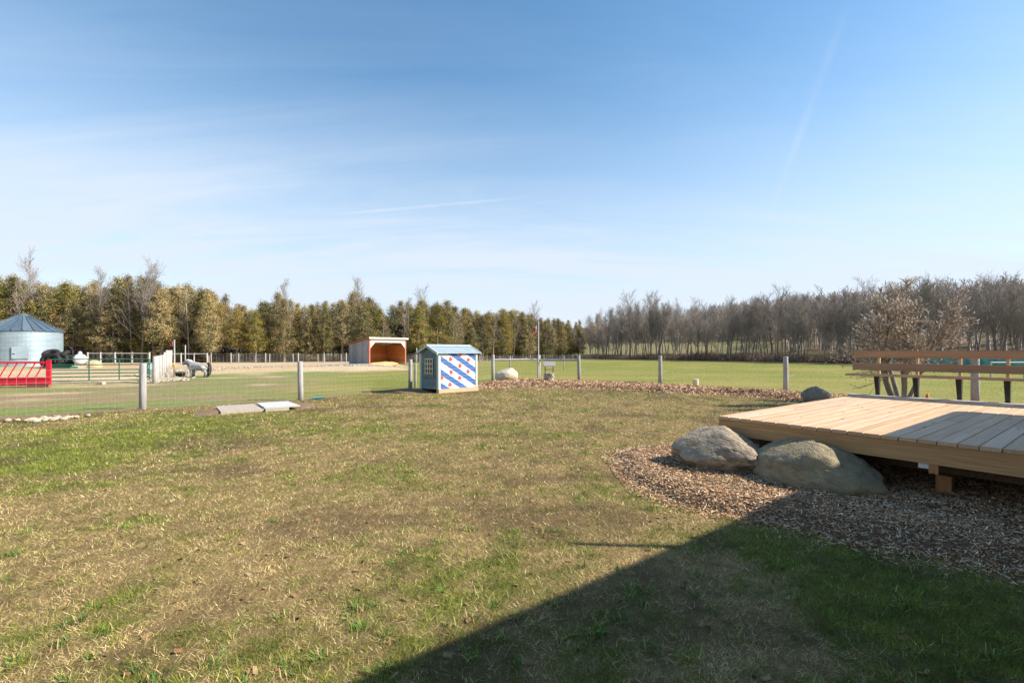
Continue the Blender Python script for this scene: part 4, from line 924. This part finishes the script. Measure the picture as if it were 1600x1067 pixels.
def soil_patch(pix, label, seed):
    pts = [P(u, v) for u, v in pix]; cx = sum(p[0] for p in pts) / len(pts); cy = sum(p[1] for p in pts) / len(pts)
    V = [(cx, cy, hz(cx, cy) + .05)] + [(cx + (x - cx) * .55, cy + (y - cy) * .55, hz(x, y) + .045) for x, y in pts] + [(x, y, hz(x, y) - .01) for x, y in pts]; k = len(pts)
    o = add('soil_patch', new_mesh('soil_patch', V, [(0, 1 + i, 1 + (i + 1) % k) for i in range(k)] + [(1 + i, 1 + k + i, 1 + k + (i + 1) % k, 1 + (i + 1) % k) for i in range(k)], M['mulch'], smooth=True)); o['kind'] = 'stuff'; tag(o, label, 'soil')
soil_patch([(296, 649), (305, 643), (325, 640), (345, 637.5), (420, 637), (418, 643), (370, 646), (345, 648), (320, 650), (305, 651)], 'reddish bare soil along the near edge of the lawn slabs', 1)
soil_patch([(455, 632), (470, 630), (492, 631), (494, 636), (470, 639), (450, 637)], 'small brown soil patch right of the pale slab', 2)
o = MB().tube((0, 0, .05), (.35, .1, .06), .035, k=8).obj('hose_fitting', M['teal']); o.location = (X_at(488, 15.6), 15.6, 0); tag(o, 'small teal plastic piece beside the post near the slabs', 'fitting')
# pale stones along the left fence
sm = [rock_mesh('stone', M['stone'], 60 + k, 2, .25, .6) for k in range(5)]
rs = random.Random(9)
spots = [(40, 657), (50, 656), (57, 658), (63, 654.5), (72, 656.5), (78, 653.5), (82, 656), (88, 655), (95, 653), (100, 655), (105, 652.5), (112, 652), (120, 651.5), (138, 649.5), (28, 656), (12, 657), (68, 652.5), (90, 651.5)]
wh = ['leftmost', 'far left', 'left']
ordn = ['first', 'second', 'third', 'fourth', 'fifth', 'sixth', 'seventh', 'eighth', 'ninth']
STL = [f'pale stone at the left fence foot, {o} from the left end of the row' for o in ordn] + [f'pale stone at the left fence foot, {o} from the right end of the row' for o in reversed(ordn)]
for i, (u, v) in enumerate(sorted(spots)):
    x, y = P(u, v, .03); o = add('stone', sm[i % 5]); o.location = (x, y, hz(x, y) + .035); s = rs.uniform(.045, .10); o.scale = (s * 1.2, s, s * .7); o.rotation_euler = (0, 0, rs.uniform(0, 6))
    tag(o, STL[i], 'stone', 'pale stones along the left fence')
# rubble on the bank in front of the riding ground
def rubble():
    Vs, Fs, n0 = [], [], 0
    bm = bmesh.new(); bmesh.ops.create_icosphere(bm, subdivisions=1, radius=1); bv = np.array([v.co[:] for v in bm.verts]); bf = np.array([[v.index for v in f.verts] for f in bm.faces]); bm.free()
    pl = [P(246, 586), P(290, 587), P(330, 583), P(400, 580), P(450, 578.5), P(560, 577), P(640, 576)]; pl = [(-18.2, 24.6), (-19.5, 26.5)] + pl
    for i in range(2000):
        k = rs.randrange(len(pl) - 1); f_ = rs.random(); x = pl[k][0] * (1 - f_) + pl[k + 1][0] * f_ + rs.gauss(0, .35); y = pl[k][1] * (1 - f_) + pl[k + 1][1] * f_ + rs.gauss(.3, .7)
        s = rs.uniform(.025, .11); d = bv * (np.array([s * rs.uniform(.8, 1.6), s, s * .6])) * RS.uniform(.8, 1.2, (len(bv), 1)); Vs.append(d + [x, y, hz(x, y) + s * .2]); Fs.append(bf + n0); n0 += len(bv)
    o = add('rubble', new_mesh('rubble', np.concatenate(Vs), np.concatenate(Fs), M['stone']), kind='stuff'); tag(o, 'pale rubble stones scattered on the bank before the sandy ground', 'rubble')
rubble()
# teal wrapped bales
bl = thing('hay_bale', 'teal wrapped round bale, leftmost of the row seen through the bench back', 'hay bale', (0, 0, 0), 0, 'teal wrapped bales in a row behind the bench')
MB().lathe([(.05, -.60), (.45, -.60), (.60, -.50), (.62, 0), (.60, .50), (.45, .60), (.05, .60)], 24).obj('wrap', M['bale'], bl, smooth=True).rotation_euler = (math.pi / 2, 0, 1.2)
q0, q1 = Vector((X_at(1372, 46), 46)), Vector((X_at(1650, 33), 33)); nbl = 15
labs = ['leftmost', 'second from the left']
for i in range(nbl):
    p = q0.lerp(q1, i / (nbl - 1)); loc = (p.x, p.y, hz(p.x, p.y) + .60)
    if i == 0: bl.location = loc
    else: dup(bl, loc, 0, 'teal wrapped round bale seen through the bench back, ' + ['', 'second', 'third', 'fourth', 'fifth', 'sixth', 'seventh', 'eighth', 'ninth', 'tenth', 'eleventh', 'twelfth', 'thirteenth', 'fourteenth', 'fifteenth'][i] + ' from the left')
# long pale rail above the bales
t = far_fence('rail_fence', 'thin pale rail fence in front of the teal bales', [1548, 1600, 1660], 26, rail=(.95,), h=1.0, m_='post_white', slope=0, wire=False, r=.04)

# ------------------------------------------------------------------ pony
def skin_body(nodes, edges, name, m_, sub=2):
    me = bpy.data.meshes.new('tmp'); me.from_pydata([n[:3] for n in nodes], edges, []); o = bpy.data.objects.new('tmp', me); col.objects.link(o)
    md = o.modifiers.new('s', 'SKIN'); md.use_smooth_shade = True
    for i, n in enumerate(nodes):
        sv = me.skin_vertices[0].data[i]; sv.radius = (n[3], n[4] if len(n) > 4 else n[3]); sv.use_root = (i == 0)
    o.modifiers.new('d', 'SUBSURF').levels = sub
    dg = bpy.context.evaluated_depsgraph_get(); m2 = bpy.data.meshes.new_from_object(o.evaluated_get(dg)); m2.name = name
    bpy.data.objects.remove(o); m2.materials.clear(); m2.materials.append(m_)
    for p in m2.polygons: p.use_smooth = True
    return m2
pn = [(.42, 0, .70, .23, .25), (.12, 0, .65, .25, .28), (-.14, 0, .65, .24, .28), (-.36, 0, .70, .20, .26), (-.50, 0, .80, .14, .21), (-.62, 0, .88, .11, .16), (-.73, 0, .90, .09, .125), (-.85, 0, .82, .07, .09), (-.93, 0, .75, .06, .065)]
ed = [(i, i + 1) for i in range(8)]
for s in (-1, 1):
    b = len(pn); pn += [(-.33, s * .12, .48, .12, .12), (-.34, s * .13, .29, .08, .08), (-.34, s * .13, .12, .07, .07), (-.37, s * .13, .02, .09, .09)]; ed += [(3, b), (b, b + 1), (b + 1, b + 2), (b + 2, b + 3)]
    b = len(pn); pn += [(.42, s * .13, .52, .16, .16), (.38, s * .14, .41, .12, .12), (.50, s * .14, .28, .08, .08), (.47, s * .14, .12, .07, .07), (.44, s * .14, .02, .09, .09)]; ed += [(0, b), (b, b + 1), (b + 1, b + 2), (b + 2, b + 3), (b + 3, b + 4)]
px, py = X_at(310, 28.6), 28.6
po = thing('pony', 'shaggy pale grey pony with black tail standing side on', 'pony', (px, py, hz(px, py) + .0), .06)
add('body', skin_body(pn, ed, 'body', M['pony']), po)
tl = [(.52, 0, .88, .06), (.62, 0, .82, .09), (.66, 0, .60, .11), (.66, 0, .36, .11), (.62, 0, .14, .07), (.60, 0, .04, .02)]
add('tail', skin_body(tl, [(i, i + 1) for i in range(5)], 'tail', M['tailhair']), po)
mn_ = [(-.32, 0, .93, .05), (-.44, 0, .97, .08), (-.56, 0, 1.01, .08), (-.68, 0, 1.02, .06), (-.78, 0, .95, .04)]
add('mane', skin_body(mn_, [(i, i + 1) for i in range(4)], 'mane', M['mane']), po)
for s in (-1, 1):
    MB().tube((-.66, s * .05, .99), (-.66, s * .075, 1.09), .03, .004, k=6).obj('ear', M['pony'], po)
    MB().lathe([(.002, -.012), (.012, 0), (.002, .012)], 8, (-.79, s * .082, .88)).obj('eye', M['tailhair'], po)
    for x in (-.375, .425): MB().lathe([(.065, .0), (.055, .05)], 10, (x, s * .122, 0)).obj('hoof', M['hoof'], po)

# ------------------------------------------------------------------ trees
def grow(seed, H, clear=.3, spread=.45, lev=3, n0=10, up=.06, k0=2, wob=.12, r0=None, lenf=.34, sub=(4, 3, 2), kids=(2, 2, 0), tw=.011, ang=(.5, .95)):
    rg = random.Random(seed); segs = {0: [], 1: [], 2: [], 3: [], 4: []}; tips = []
    def perp(d):
        a = Vector((rg.gauss(0, 1), rg.gauss(0, 1), rg.gauss(0, 1))); a -= d * a.dot(d); return a.normalized()
    def br(p, d, L, r, lv):
        n = n0 if lv == 0 else sub[lv - 1]; st = L / n; re = tw if lv > 0 else .02
        for i in range(n):
            d2 = (d + perp(d) * rg.uniform(0, wob if lv else wob * .4) + Vector((0, 0, up if lv else .05))).normalized(); p2 = p + d2 * st
            ra, rb = r + (re - r) * i / n, r + (re - r) * (i + 1) / n
            segs[lv].append((*p, *p2, ra, rb)); f = (i + 1) / n
            if lv < lev and (lv > 0 or f > clear):
                for _ in range(k0 if lv == 0 else kids[lv - 1]):
                    an = rg.uniform(*ang) * (1.0 if lv else (1.15 - .4 * f)); nd = (d2 * math.cos(an) + perp(d2) * math.sin(an)).normalized()
                    cl = (H * lenf * (1.25 - .85 * f) if lv == 0 else L * rg.uniform(.45, .8) * (1.1 - .4 * f)); q = p + (p2 - p) * rg.random()
                    br(q, nd, cl * rg.uniform(.75, 1.15), max(rb * .55, tw), lv + 1)
            p, d = p2, d2
        if lv == lev: tips.append((p, d))
    br(Vector((0, 0, -.15)), Vector((rg.uniform(-.06, .06), rg.uniform(-.06, .06), 1)).normalized(), H, r0 or H * .013, 0)
    return segs, tips
def bare_proto(seed, H, m_tr, m_tw, **kw):
    segs, tips = grow(seed, H, **kw)
    V, fc = tubes_np(segs[0], 6); tr = new_mesh('trunk', V, fc, M[m_tr], smooth=True)
    V, fc = tubes_np(segs[1] + segs[2] + segs[3], 3); cr = new_mesh('crown', V, fc, M[m_tw]); return tr, cr
def place_tree(name, meshes, x, y, h, H0, rz, label, group, cat='tree', wide=1.0, z=None):
    t = thing(name, label, cat, (x, y, (hz(x, y) if z is None else z) - .05), rz, group); s = h / H0; t.scale = (s * wide, s * wide, s)
    for nm, me in zip(('trunk', 'crown', 'dead_twigs'), meshes):
        c_ = add(nm, me, t)
        if nm == 'dead_twigs': c_['kind'] = 'stuff'
    return t
BH = 10.0
BARE = [bare_proto(100 + i, BH, 'bark', 'twig', clear=(.32, .4, .28, .45, .36, .34, .3, .42)[i], lenf=(.36, .32, .42, .30, .36, .40, .30, .34)[i], n0=12, kids=(2, 1, 0), sub=(5, 4, 3), tw=.0095, wob=.22, up=.09, ang=(.35, .85), r0=(.13, .11, .16, .10, .12, .14, .09, .11)[i]) for i in range(8)]
PALEB = [bare_proto(140 + i, BH, 'bark_light', 'twig_light', clear=.35, lenf=.22, n0=11, kids=(2, 1, 0), sub=(4, 3, 2), tw=.012, r0=.09) for i in range(3)]

def interp(u, tab): return float(np.interp(u, [a for a, b in tab], [b for a, b in tab]))
CTOP = [(-300, 425), (0, 424), (60, 442), (150, 440), (210, 430), (250, 440), (300, 444), (350, 462), (400, 478), (440, 456), (480, 472), (530, 462), (560, 458), (600, 482), (650, 465), (700, 474), (745, 490), (800, 486), (850, 500), (905, 501), (960, 505)]
BTOP = [(880, 498), (950, 496), (990, 476), (1030, 477), (1080, 488), (1130, 480), (1200, 467), (1250, 463), (1300, 466), (1380, 458), (1450, 444), (1600, 440), (1700, 440)]

# cedars
CH = 9.0
def cedar_proto(seed, slim, base, bronze):
    rg = np.random.RandomState(seed); nc = 500; per = 52; pw = rg.uniform(.6, 1.15)
    t = rg.beta(1.0, 1.45, nc); a = rg.uniform(0, 2 * math.pi, nc)
    z = base + t * (CH - base); prof = ((1 - t) ** pw * .92 + .08 * (1 - t) ** .3) * np.minimum(1, .5 + t * 2.6) * slim
    lump = .62 + .75 * vnoise(a * 1.3 + seed, z * .9, seed); rad = prof * lump * np.sqrt(rg.uniform(.08, 1, nc)) + .03
    gap = fbm(a * 1.1 + 9, z, 1.1, seed + 3, 2) + .25 * (rad / (prof + .1)); ok = gap < np.quantile(gap, .86)
    a, z, rad, t = a[ok], z[ok], rad[ok], t[ok]; nc = len(a)
    cx, cy = rad * np.cos(a), rad * np.sin(a)
    cpos = np.stack([cx, cy, z + .12 * rad], 1)
    g = rg.normal(0, 1, (nc * per, 3)); od = np.repeat(np.stack([np.cos(a), np.sin(a), -.15 + 0 * a], 1), per, 0)
    pos = np.repeat(cpos, per, 0) + g * np.array([.10, .10, .15]) + od * rg.normal(0, .19, (nc * per, 1))
    n = len(pos); sz = rg.uniform(.03, .085, n)
    d1 = rg.normal(0, 1, (n, 3)); d1[:, 2] = d1[:, 2] * .6 + .5; d1 /= np.linalg.norm(d1, axis=1)[:, None]
    d2 = np.cross(d1, rg.normal(0, 1, (n, 3))); d2 /= np.linalg.norm(d2, axis=1)[:, None]
    V = np.stack([pos - d2 * sz[:, None] * .45, pos + d2 * sz[:, None] * .45, pos + d1 * sz[:, None] * 1.5], 1).reshape(-1, 3)
    pal = np.array([(.39, .285, .115), (.29, .24, .085), (.17, .175, .06), (.085, .10, .04), (.33, .22, .11)])
    pr = np.array([.36, .30, .18, .06, .10]) if bronze else np.array([.16, .32, .32, .14, .06])
    kc = rg.choice(5, nc, p=pr / pr.sum()); cc = pal[kc] * rg.uniform(.8, 1.2, (nc, 1)) ; cc = np.repeat(cc, per, 0) * rg.uniform(.7, 1.35, (n, 1))
    crown = new_mesh('crown', V, np.arange(3 * n).reshape(-1, 3), M['cedar'], np.repeat(cc, 3, 0))
    rgg = random.Random(seed); segs = []; p = Vector((0, 0, -.1))
    for i in range(8):
        p2 = Vector((rgg.uniform(-.07, .07), rgg.uniform(-.07, .07), (i + 1) / 8 * CH * .97)); segs.append((*p, *p2, .11 * (1 - i / 8.5) + .01, .11 * (1 - (i + 1) / 8.5) + .01)); p = p2
    V, fc = tubes_np(segs, 6); trunk = new_mesh('trunk', V, fc, M['bark_cedar'], smooth=True)
    segs = []
    for i in range(90):
        z0 = rgg.uniform(.4, CH * .8); a_ = rgg.uniform(0, 6.28); L = rgg.uniform(.4, 1.3); p = Vector((0, 0, z0))
        q = p + Vector((math.cos(a_) * L * .5, math.sin(a_) * L * .5, rgg.uniform(-.1, .1))); r_ = q + Vector((math.cos(a_ + rgg.uniform(-.5, .5)) * L * .5, math.sin(a_ + rgg.uniform(-.5, .5)) * L * .5, rgg.uniform(-.2, .1)))
        segs += [(*p, *q, .016, .012), (*q, *r_, .012, .007), (*q, *(q + Vector((rgg.gauss(0, .3), rgg.gauss(0, .3), rgg.gauss(0, .15)))), .01, .006)]
    V, fc = tubes_np(segs, 3); dead = new_mesh('dead_twigs', V, fc, M['twig_light'])
    return trunk, crown, dead
CED = [cedar_proto(200 + i, (1.9, 1.55, 2.2, 1.7, 2.1, 1.45, 1.8, 2.2)[i], (1.3, 1.9, .8, 2.3, 1.2, 1.6, 2.6, .5)[i], i % 2 == 0 or i == 5) for i in range(8)]
def along(poly, d):
    for (x0, y0), (x1, y1) in zip(poly[:-1], poly[1:]):
        L = math.hypot(x1 - x0, y1 - y0)
        if d <= L: return x0 + (x1 - x0) * d / L, y0 + (y1 - y0) * d / L, -(y1 - y0) / L, (x1 - x0) / L
        d -= L
    return None
tr_ = random.Random(77)
clab = ['bronze green cedar of medium width in the dense wood', 'slender dark olive cedar in the dense wood', 'broad golden brown cedar in the dense wood', 'olive cedar with bare lower trunk in the dense wood']
LM = [(-95, 'the outer left margin'), (-45, 'the left photo edge'), (5, 'the bin left side'), (37, 'the bin roof peak'), (66, 'the bin roof slope'), (88, 'the tyre heap'), (108, 'the bin edge'), (125, 'the white tank'), (146, 'the tan heap'), (185, 'the gate middle upright'), (223, 'the nearest left post'), (240, 'the gate post'),
      (256, 'the tall post row'), (272, 'the small flag'), (290, 'the tall pale pole'), (300, 'the pony head'), (325, 'the pony tail'), (361, 'the first far post'), (390, 'the lawn slabs'), (415, 'the double far posts'), (440, 'the pale lawn slab'), (470, 'the second near post'), (506, 'the far post pair'), (545, 'the shelter back corner'), (577, 'the shelter front corner'),
      (606, 'the shelter opening'), (634, 'the shelter right post'), (651, 'the thin white pole'), (672, 'the playhouse gable'), (708, 'the playhouse roof'), (746, 'the playhouse right wall'), (770, 'the first rail post'), (791, 'the cream boulder'), (815, 'the white rail middle'), (842, 'the flag pole'), (858, 'the wishing well'), (881, 'the thin field post'), (905, 'the end rail post'),
      (935, 'the field edge end'), (970, 'the first open gap'), (1000, 'the tall leftmost group'), (1032, 'the middle field post'), (1060, 'the second field gap'), (1087, 'the cut log'), (1120, 'the deck left tip'), (1150, 'the near rugged boulder'), (1190, 'the boulder notch'), (1228, 'the last open post'), (1255, 'the rock left edge'), (1280, 'the dark rock'), (1305, 'the deck back corner'),
      (1331, 'the bench left end'), (1363, 'the first bench bracket'), (1390, 'the shrub left stem'), (1422, 'the second bench bracket'), (1449, 'the orange cone'), (1489, 'the third bench bracket'), (1522, 'the big fence post'), (1564, 'the fourth bench bracket'), (1600, 'the right photo edge')]
USED = {}
def where(u):
    a, n_ = min(LM, key=lambda q: abs(q[0] - u))
    return ('above ' if abs(a - u) < 5 else 'just left of ' if u < a else 'just right of ') + n_
def cedar_label(kind, tone, row, u, h):
    rk = ('front rank', 'second rank', 'third rank', 'rearmost rank')[row]; ht = 'tall' if h > 8.7 else 'low'
    return unique([f'{kind} {tone} cedar, {rk}, {where(u)}', f'{ht} {kind} {tone} cedar, {rk}, {where(u)}', f'second {kind} {tone} cedar, {rk}, {where(u)}'])
def unique(parts):
    "the shortest of the given wordings that is not taken yet"
    for p_ in parts:
        if p_ not in USED: USED[p_] = 1; return p_
    return parts[0]
for row, (off, step, jit) in enumerate(((0.3, 2.1, .9), (2.4, 1.9, .9), (4.8, 2.0, 1.0), (7.6, 2.3, 1.2))):
    d = tr_.uniform(0, 1)
    while True:
        r = along(CEDLINE, d)
        if r is None: break
        x, y, nx_, ny_ = r; x += nx_ * (off + tr_.uniform(-jit, jit)); y += ny_ * (off + tr_.uniform(-jit, jit)); u = 800 + F * x / y; d += step * tr_.uniform(.7, 1.3)
        if u < -125 or u > 915: continue
        top = interp(u, CTOP) + (tr_.uniform(-9, 24) * (1 if tr_.random() < .5 else .3) if row == 0 else tr_.uniform(-7, 9)) + (6, 2, 2, 4)[row]; h = 1.6 + (HZ - top) * y / F - hz(x, y)
        k = tr_.randrange(8); kind = ['broad' if k in (2, 4, 7) else 'slender' if k in (1, 5) else 'medium'][0]; tone = 'bronze' if (k % 2 == 0 or k == 5) else 'dark olive'
        if row < 2 and tr_.random() < (.24, .12)[row]:
            pk = tr_.randrange(3); place_tree('bare_tree', PALEB[pk], x, y, h * tr_.uniform(.85, 1.02), BH, tr_.uniform(0, 6), unique(['pale thin bare tree among cedars ' + where(u), 'slim whitish leafless tree among cedars ' + where(u)]), 'bare trees among the cedars'); continue
        place_tree('cedar_tree', CED[k], x, y, h, CH, tr_.uniform(0, 6), cedar_label(kind, tone, row, u, h), 'cedars of the wood on the left', wide=tr_.uniform(1.05, 1.5) * (1.0 + .25 * min(1, max(0, (u - 500) / 250))))
for u, top, Y in ((50, 412, 53), (152, 432, 52.5), (222, 428, 53), (240, 430, 53.5), (448, 448, 59), (556, 446, 64), (662, 460, 70), (830, 482, 92)):
    x = X_at(u, Y); place_tree('bare_tree', BARE[(u * 7) % 8], x, Y, 1.6 + (HZ - top) * Y / F, BH, tr_.uniform(0, 6), 'bare tree rising above the cedars ' + where(u), 'bare trees rising above the cedars', wide=.8)

# bare wood along the far side of the field
n_b = 0
for row, (off, step) in enumerate(((0.8, 1.0), (3.0, 1.35), (6.0, 1.7), (9.5, 2.0))):
    d = -3.0 + row * .4
    while d < 84 + row * 6:
        x = TREE_A[0] + TREE_D[0] * d + .828 * (off + tr_.uniform(-.9, .9)); y = TREE_A[1] + TREE_D[1] * d + .561 * (off + tr_.uniform(-.9, .9)); u = 800 + F * x / y
        gap = tr_.uniform(.35, 1.7); d += step * gap
        if u < 890 or u > 1760: continue
        top = interp(u, BTOP) + 4 + tr_.uniform(-3, 26); big = tr_.random() < .3
        if big: top -= 10
        h = 1.6 + (HZ - top) * y / F - hz(x, y)
        if u < 960 and not big: h *= .8
        k = tr_.randrange(8)
        tone = ('grey', 'brown grey')[k % 2]; rk = ('front rank', 'second rank', 'third rank', 'rearmost rank')[row]; sh_ = ('upright', 'slim', 'spreading', 'forked')[k // 2]
        lab = unique([f'{sh_} {tone} leafless tree, {rk}, {where(u)}', f'{"thick" if k in (0, 2, 5) else "thin"} {sh_} {tone} leafless tree, {rk}, {where(u)}', f'second {sh_} {tone} leafless tree, {rk}, {where(u)}'])
        place_tree('bare_tree', BARE[k], x, y, h, BH, tr_.uniform(0, 6), lab, 'leafless trees beyond the green field', wide=tr_.uniform(.8, 1.15)); n_b += 1
for u, top in ((985, 466), (1016, 468), (1340, 452)):
    d = 0; Y = {985: 90, 1016: 84, 1340: 60}[u]; x = X_at(u, Y)
    place_tree('bare_tree', BARE[2], x, Y, 1.6 + (HZ - top) * Y / F, BH, u, 'spreading full crowned leafless tree ' + {985: 'at the left end of the row', 1016: 'second from the left among the big ones', 1340: 'left of the budding shrub'}[u], 'leafless trees beyond the green field', wide=1.0)
# brush at the foot of the bare wood and under the cedars
def brush_stuff():
    segs = []; rb = random.Random(3)
    for i in range(15000):
        d = rb.uniform(-4, 80); o_ = rb.uniform(-.8, 5.5); x = 14 + .561 * d + .828 * o_; y = 100 - .828 * d + .561 * o_
        hh = rb.uniform(.2, .8) * (1 + .7 * min(1, max(0, (d - 8) / 14))) * (.7 + .6 * float(vnoise(np.array([d / 4.]), np.array([0.]), 5)[0])); a = rb.uniform(0, 6.28); l = rb.uniform(.2, 1.3); z = hz(x, y)
        segs.append((x, y, z, x + math.cos(a) * l, y + math.sin(a) * l, z + hh, .03, .012))
    for i in range(5000):
        r = along(CEDLINE, rb.uniform(20, 125)); 
        if r is None: continue
        x, y, nx_, ny_ = r; o_ = rb.uniform(.5, 9); x += nx_ * o_; y += ny_ * o_; a = rb.uniform(0, 6.28); l = rb.uniform(.2, .8); z = hz(x, y); segs.append((x, y, z, x + math.cos(a) * l, y + math.sin(a) * l, z + rb.uniform(.3, 1.6), .025, .01))
    V, fc = tubes_np(segs, 3); tag(add('undergrowth', new_mesh('undergrowth', V, fc, M['brush']), kind='stuff'), 'dark tangled undergrowth at the feet of the trees', 'undergrowth')
brush_stuff()
# far wooded hill
def far_wood():
    allS = []; rb = random.Random(4); protos = []
    for i in range(6):
        s, _ = grow(300 + i, 10, clear=.3, lenf=.34, n0=8, kids=(2, 0, 0), sub=(3, 2, 2), lev=2, tw=.034, r0=.14, up=.1, wob=.25, ang=(.35, .8)); protos.append(np.array(s[0] + s[1] + s[2]))
    for i in range(1500):
        d = rb.uniform(-60, 160); t0 = 60 - 40 * min(1, max(0, (d - 12) / 20)); o_ = t0 + (190 - t0) * rb.random() ** 1.9; x = 14 + .561 * d + .828 * o_; y = 100 - .828 * d + .561 * o_
        if y < 30 or not (-.05 < x / y < 1.42): continue
        p = protos[i % 6].copy(); a = rb.uniform(0, 6.28); s = rb.uniform(.75, 1.05) ; R_ = np.array([[math.cos(a), -math.sin(a)], [math.sin(a), math.cos(a)]])
        for c in (0, 3): p[:, c:c + 2] = p[:, c:c + 2] @ R_.T * s; p[:, c + 2] = p[:, c + 2] * s + hz(x, y); p[:, c] += x; p[:, c + 1] += y
        allS.append(p)
    V, fc = tubes_np(np.concatenate(allS), 3); tag(add('far_wood', new_mesh('far_wood', V, fc, M['farwood']), kind='stuff'), 'far wooded hillside of bare trees behind the tree row', 'wood')
far_wood()
for i, (u, Y, top) in enumerate(((872, 150, 498), (888, 165, 500), (905, 170, 499), (925, 175, 502), (900, 150, 503), (940, 180, 500), (858, 140, 500), (845, 135, 503))):
    x = X_at(u, Y); place_tree('cedar_tree', CED[(i * 3 + 1) % 8], x, Y, 1.6 + (HZ - top) * Y / F - hz(x, Y), CH, i, 'far dark conifer on the skyline, ' + ('fourth', 'fifth', 'seventh', 'eighth', 'sixth', 'ninth', 'third', 'second')[i].replace('ninth', 'last') + ' from the left where the woods meet', 'far conifers on the skyline', wide=1.3)

# budding shrub tree behind the bench
def shrub_tree():
    x0, y0 = 11.05, 13.6; t = thing('budding_shrub', 'spreading many stemmed shrub with pale buds behind the bench', 'shrub', (x0, y0, hz(x0, y0))); t.scale = (1.1, 1.1, 1.14)
    rg = random.Random(12); T, C, tips = [], [], []
    for i in range(6):
        a = i / 6 * 6.283 + .3; lean = (.04, .50, .42, .55, .46, .50)[i]
        segs, tp = grow(400 + i, 2.8 if i else 3.15, clear=.36, n0=9, lev=3, k0=2, kids=(2, 1, 0), sub=(5, 4, 3), up=.07, wob=.5, lenf=.36, tw=.005, r0=.07 if i < 3 else .05, ang=(.5, 1.15))
        Mx = Matrix.Rotation(lean, 4, Vector((-math.sin(a), math.cos(a), 0)))
        def tf(s):
            p, q = Mx @ Vector(s[:3]), Mx @ Vector(s[3:6])
            def b(v): r = math.hypot(v.x, v.y); k = 1.0; v.z = v.z + .10 * r * r * 0; v.x += .08 * math.cos(a); v.y += .08 * math.sin(a); return v
            p, q = b(p), b(q); return (*p, *q, s[6], s[7])
        T.append([tf(s) for s in segs[0]]); C += [tf(s) for s in segs[1] + segs[2] + segs[3]]
        for p, d in tp: q = Mx @ p; q.x += .08 * math.cos(a); q.y += .08 * math.sin(a); tips.append((q, Mx.to_3x3() @ d))
    for S in T: V, fc = tubes_np(S, 8); add('stem', new_mesh('stem', V, fc, M['bark'], smooth=True), t)
    V, fc = tubes_np(C, 4); add('branches', new_mesh('branches', V, fc, M['twig_shrub']), t)
    B = []
    for q, d in tips:
        if rg.random() < .35: continue
        p1 = q + d * .03; p2 = p1 + (d + Vector((rg.uniform(-.8, .8), rg.uniform(-.8, .8), rg.uniform(-.3, .8)))).normalized() * .045; B += [(*q, *p1, .005, .011), (*p1, *p2, .011, .002)]
    V, fc = tubes_np(B, 5); add('buds', new_mesh('buds', V, fc, M['bud']), t, kind='stuff')
shrub_tree()
print('bare trees', n_b, 'objects', len(bpy.data.objects))
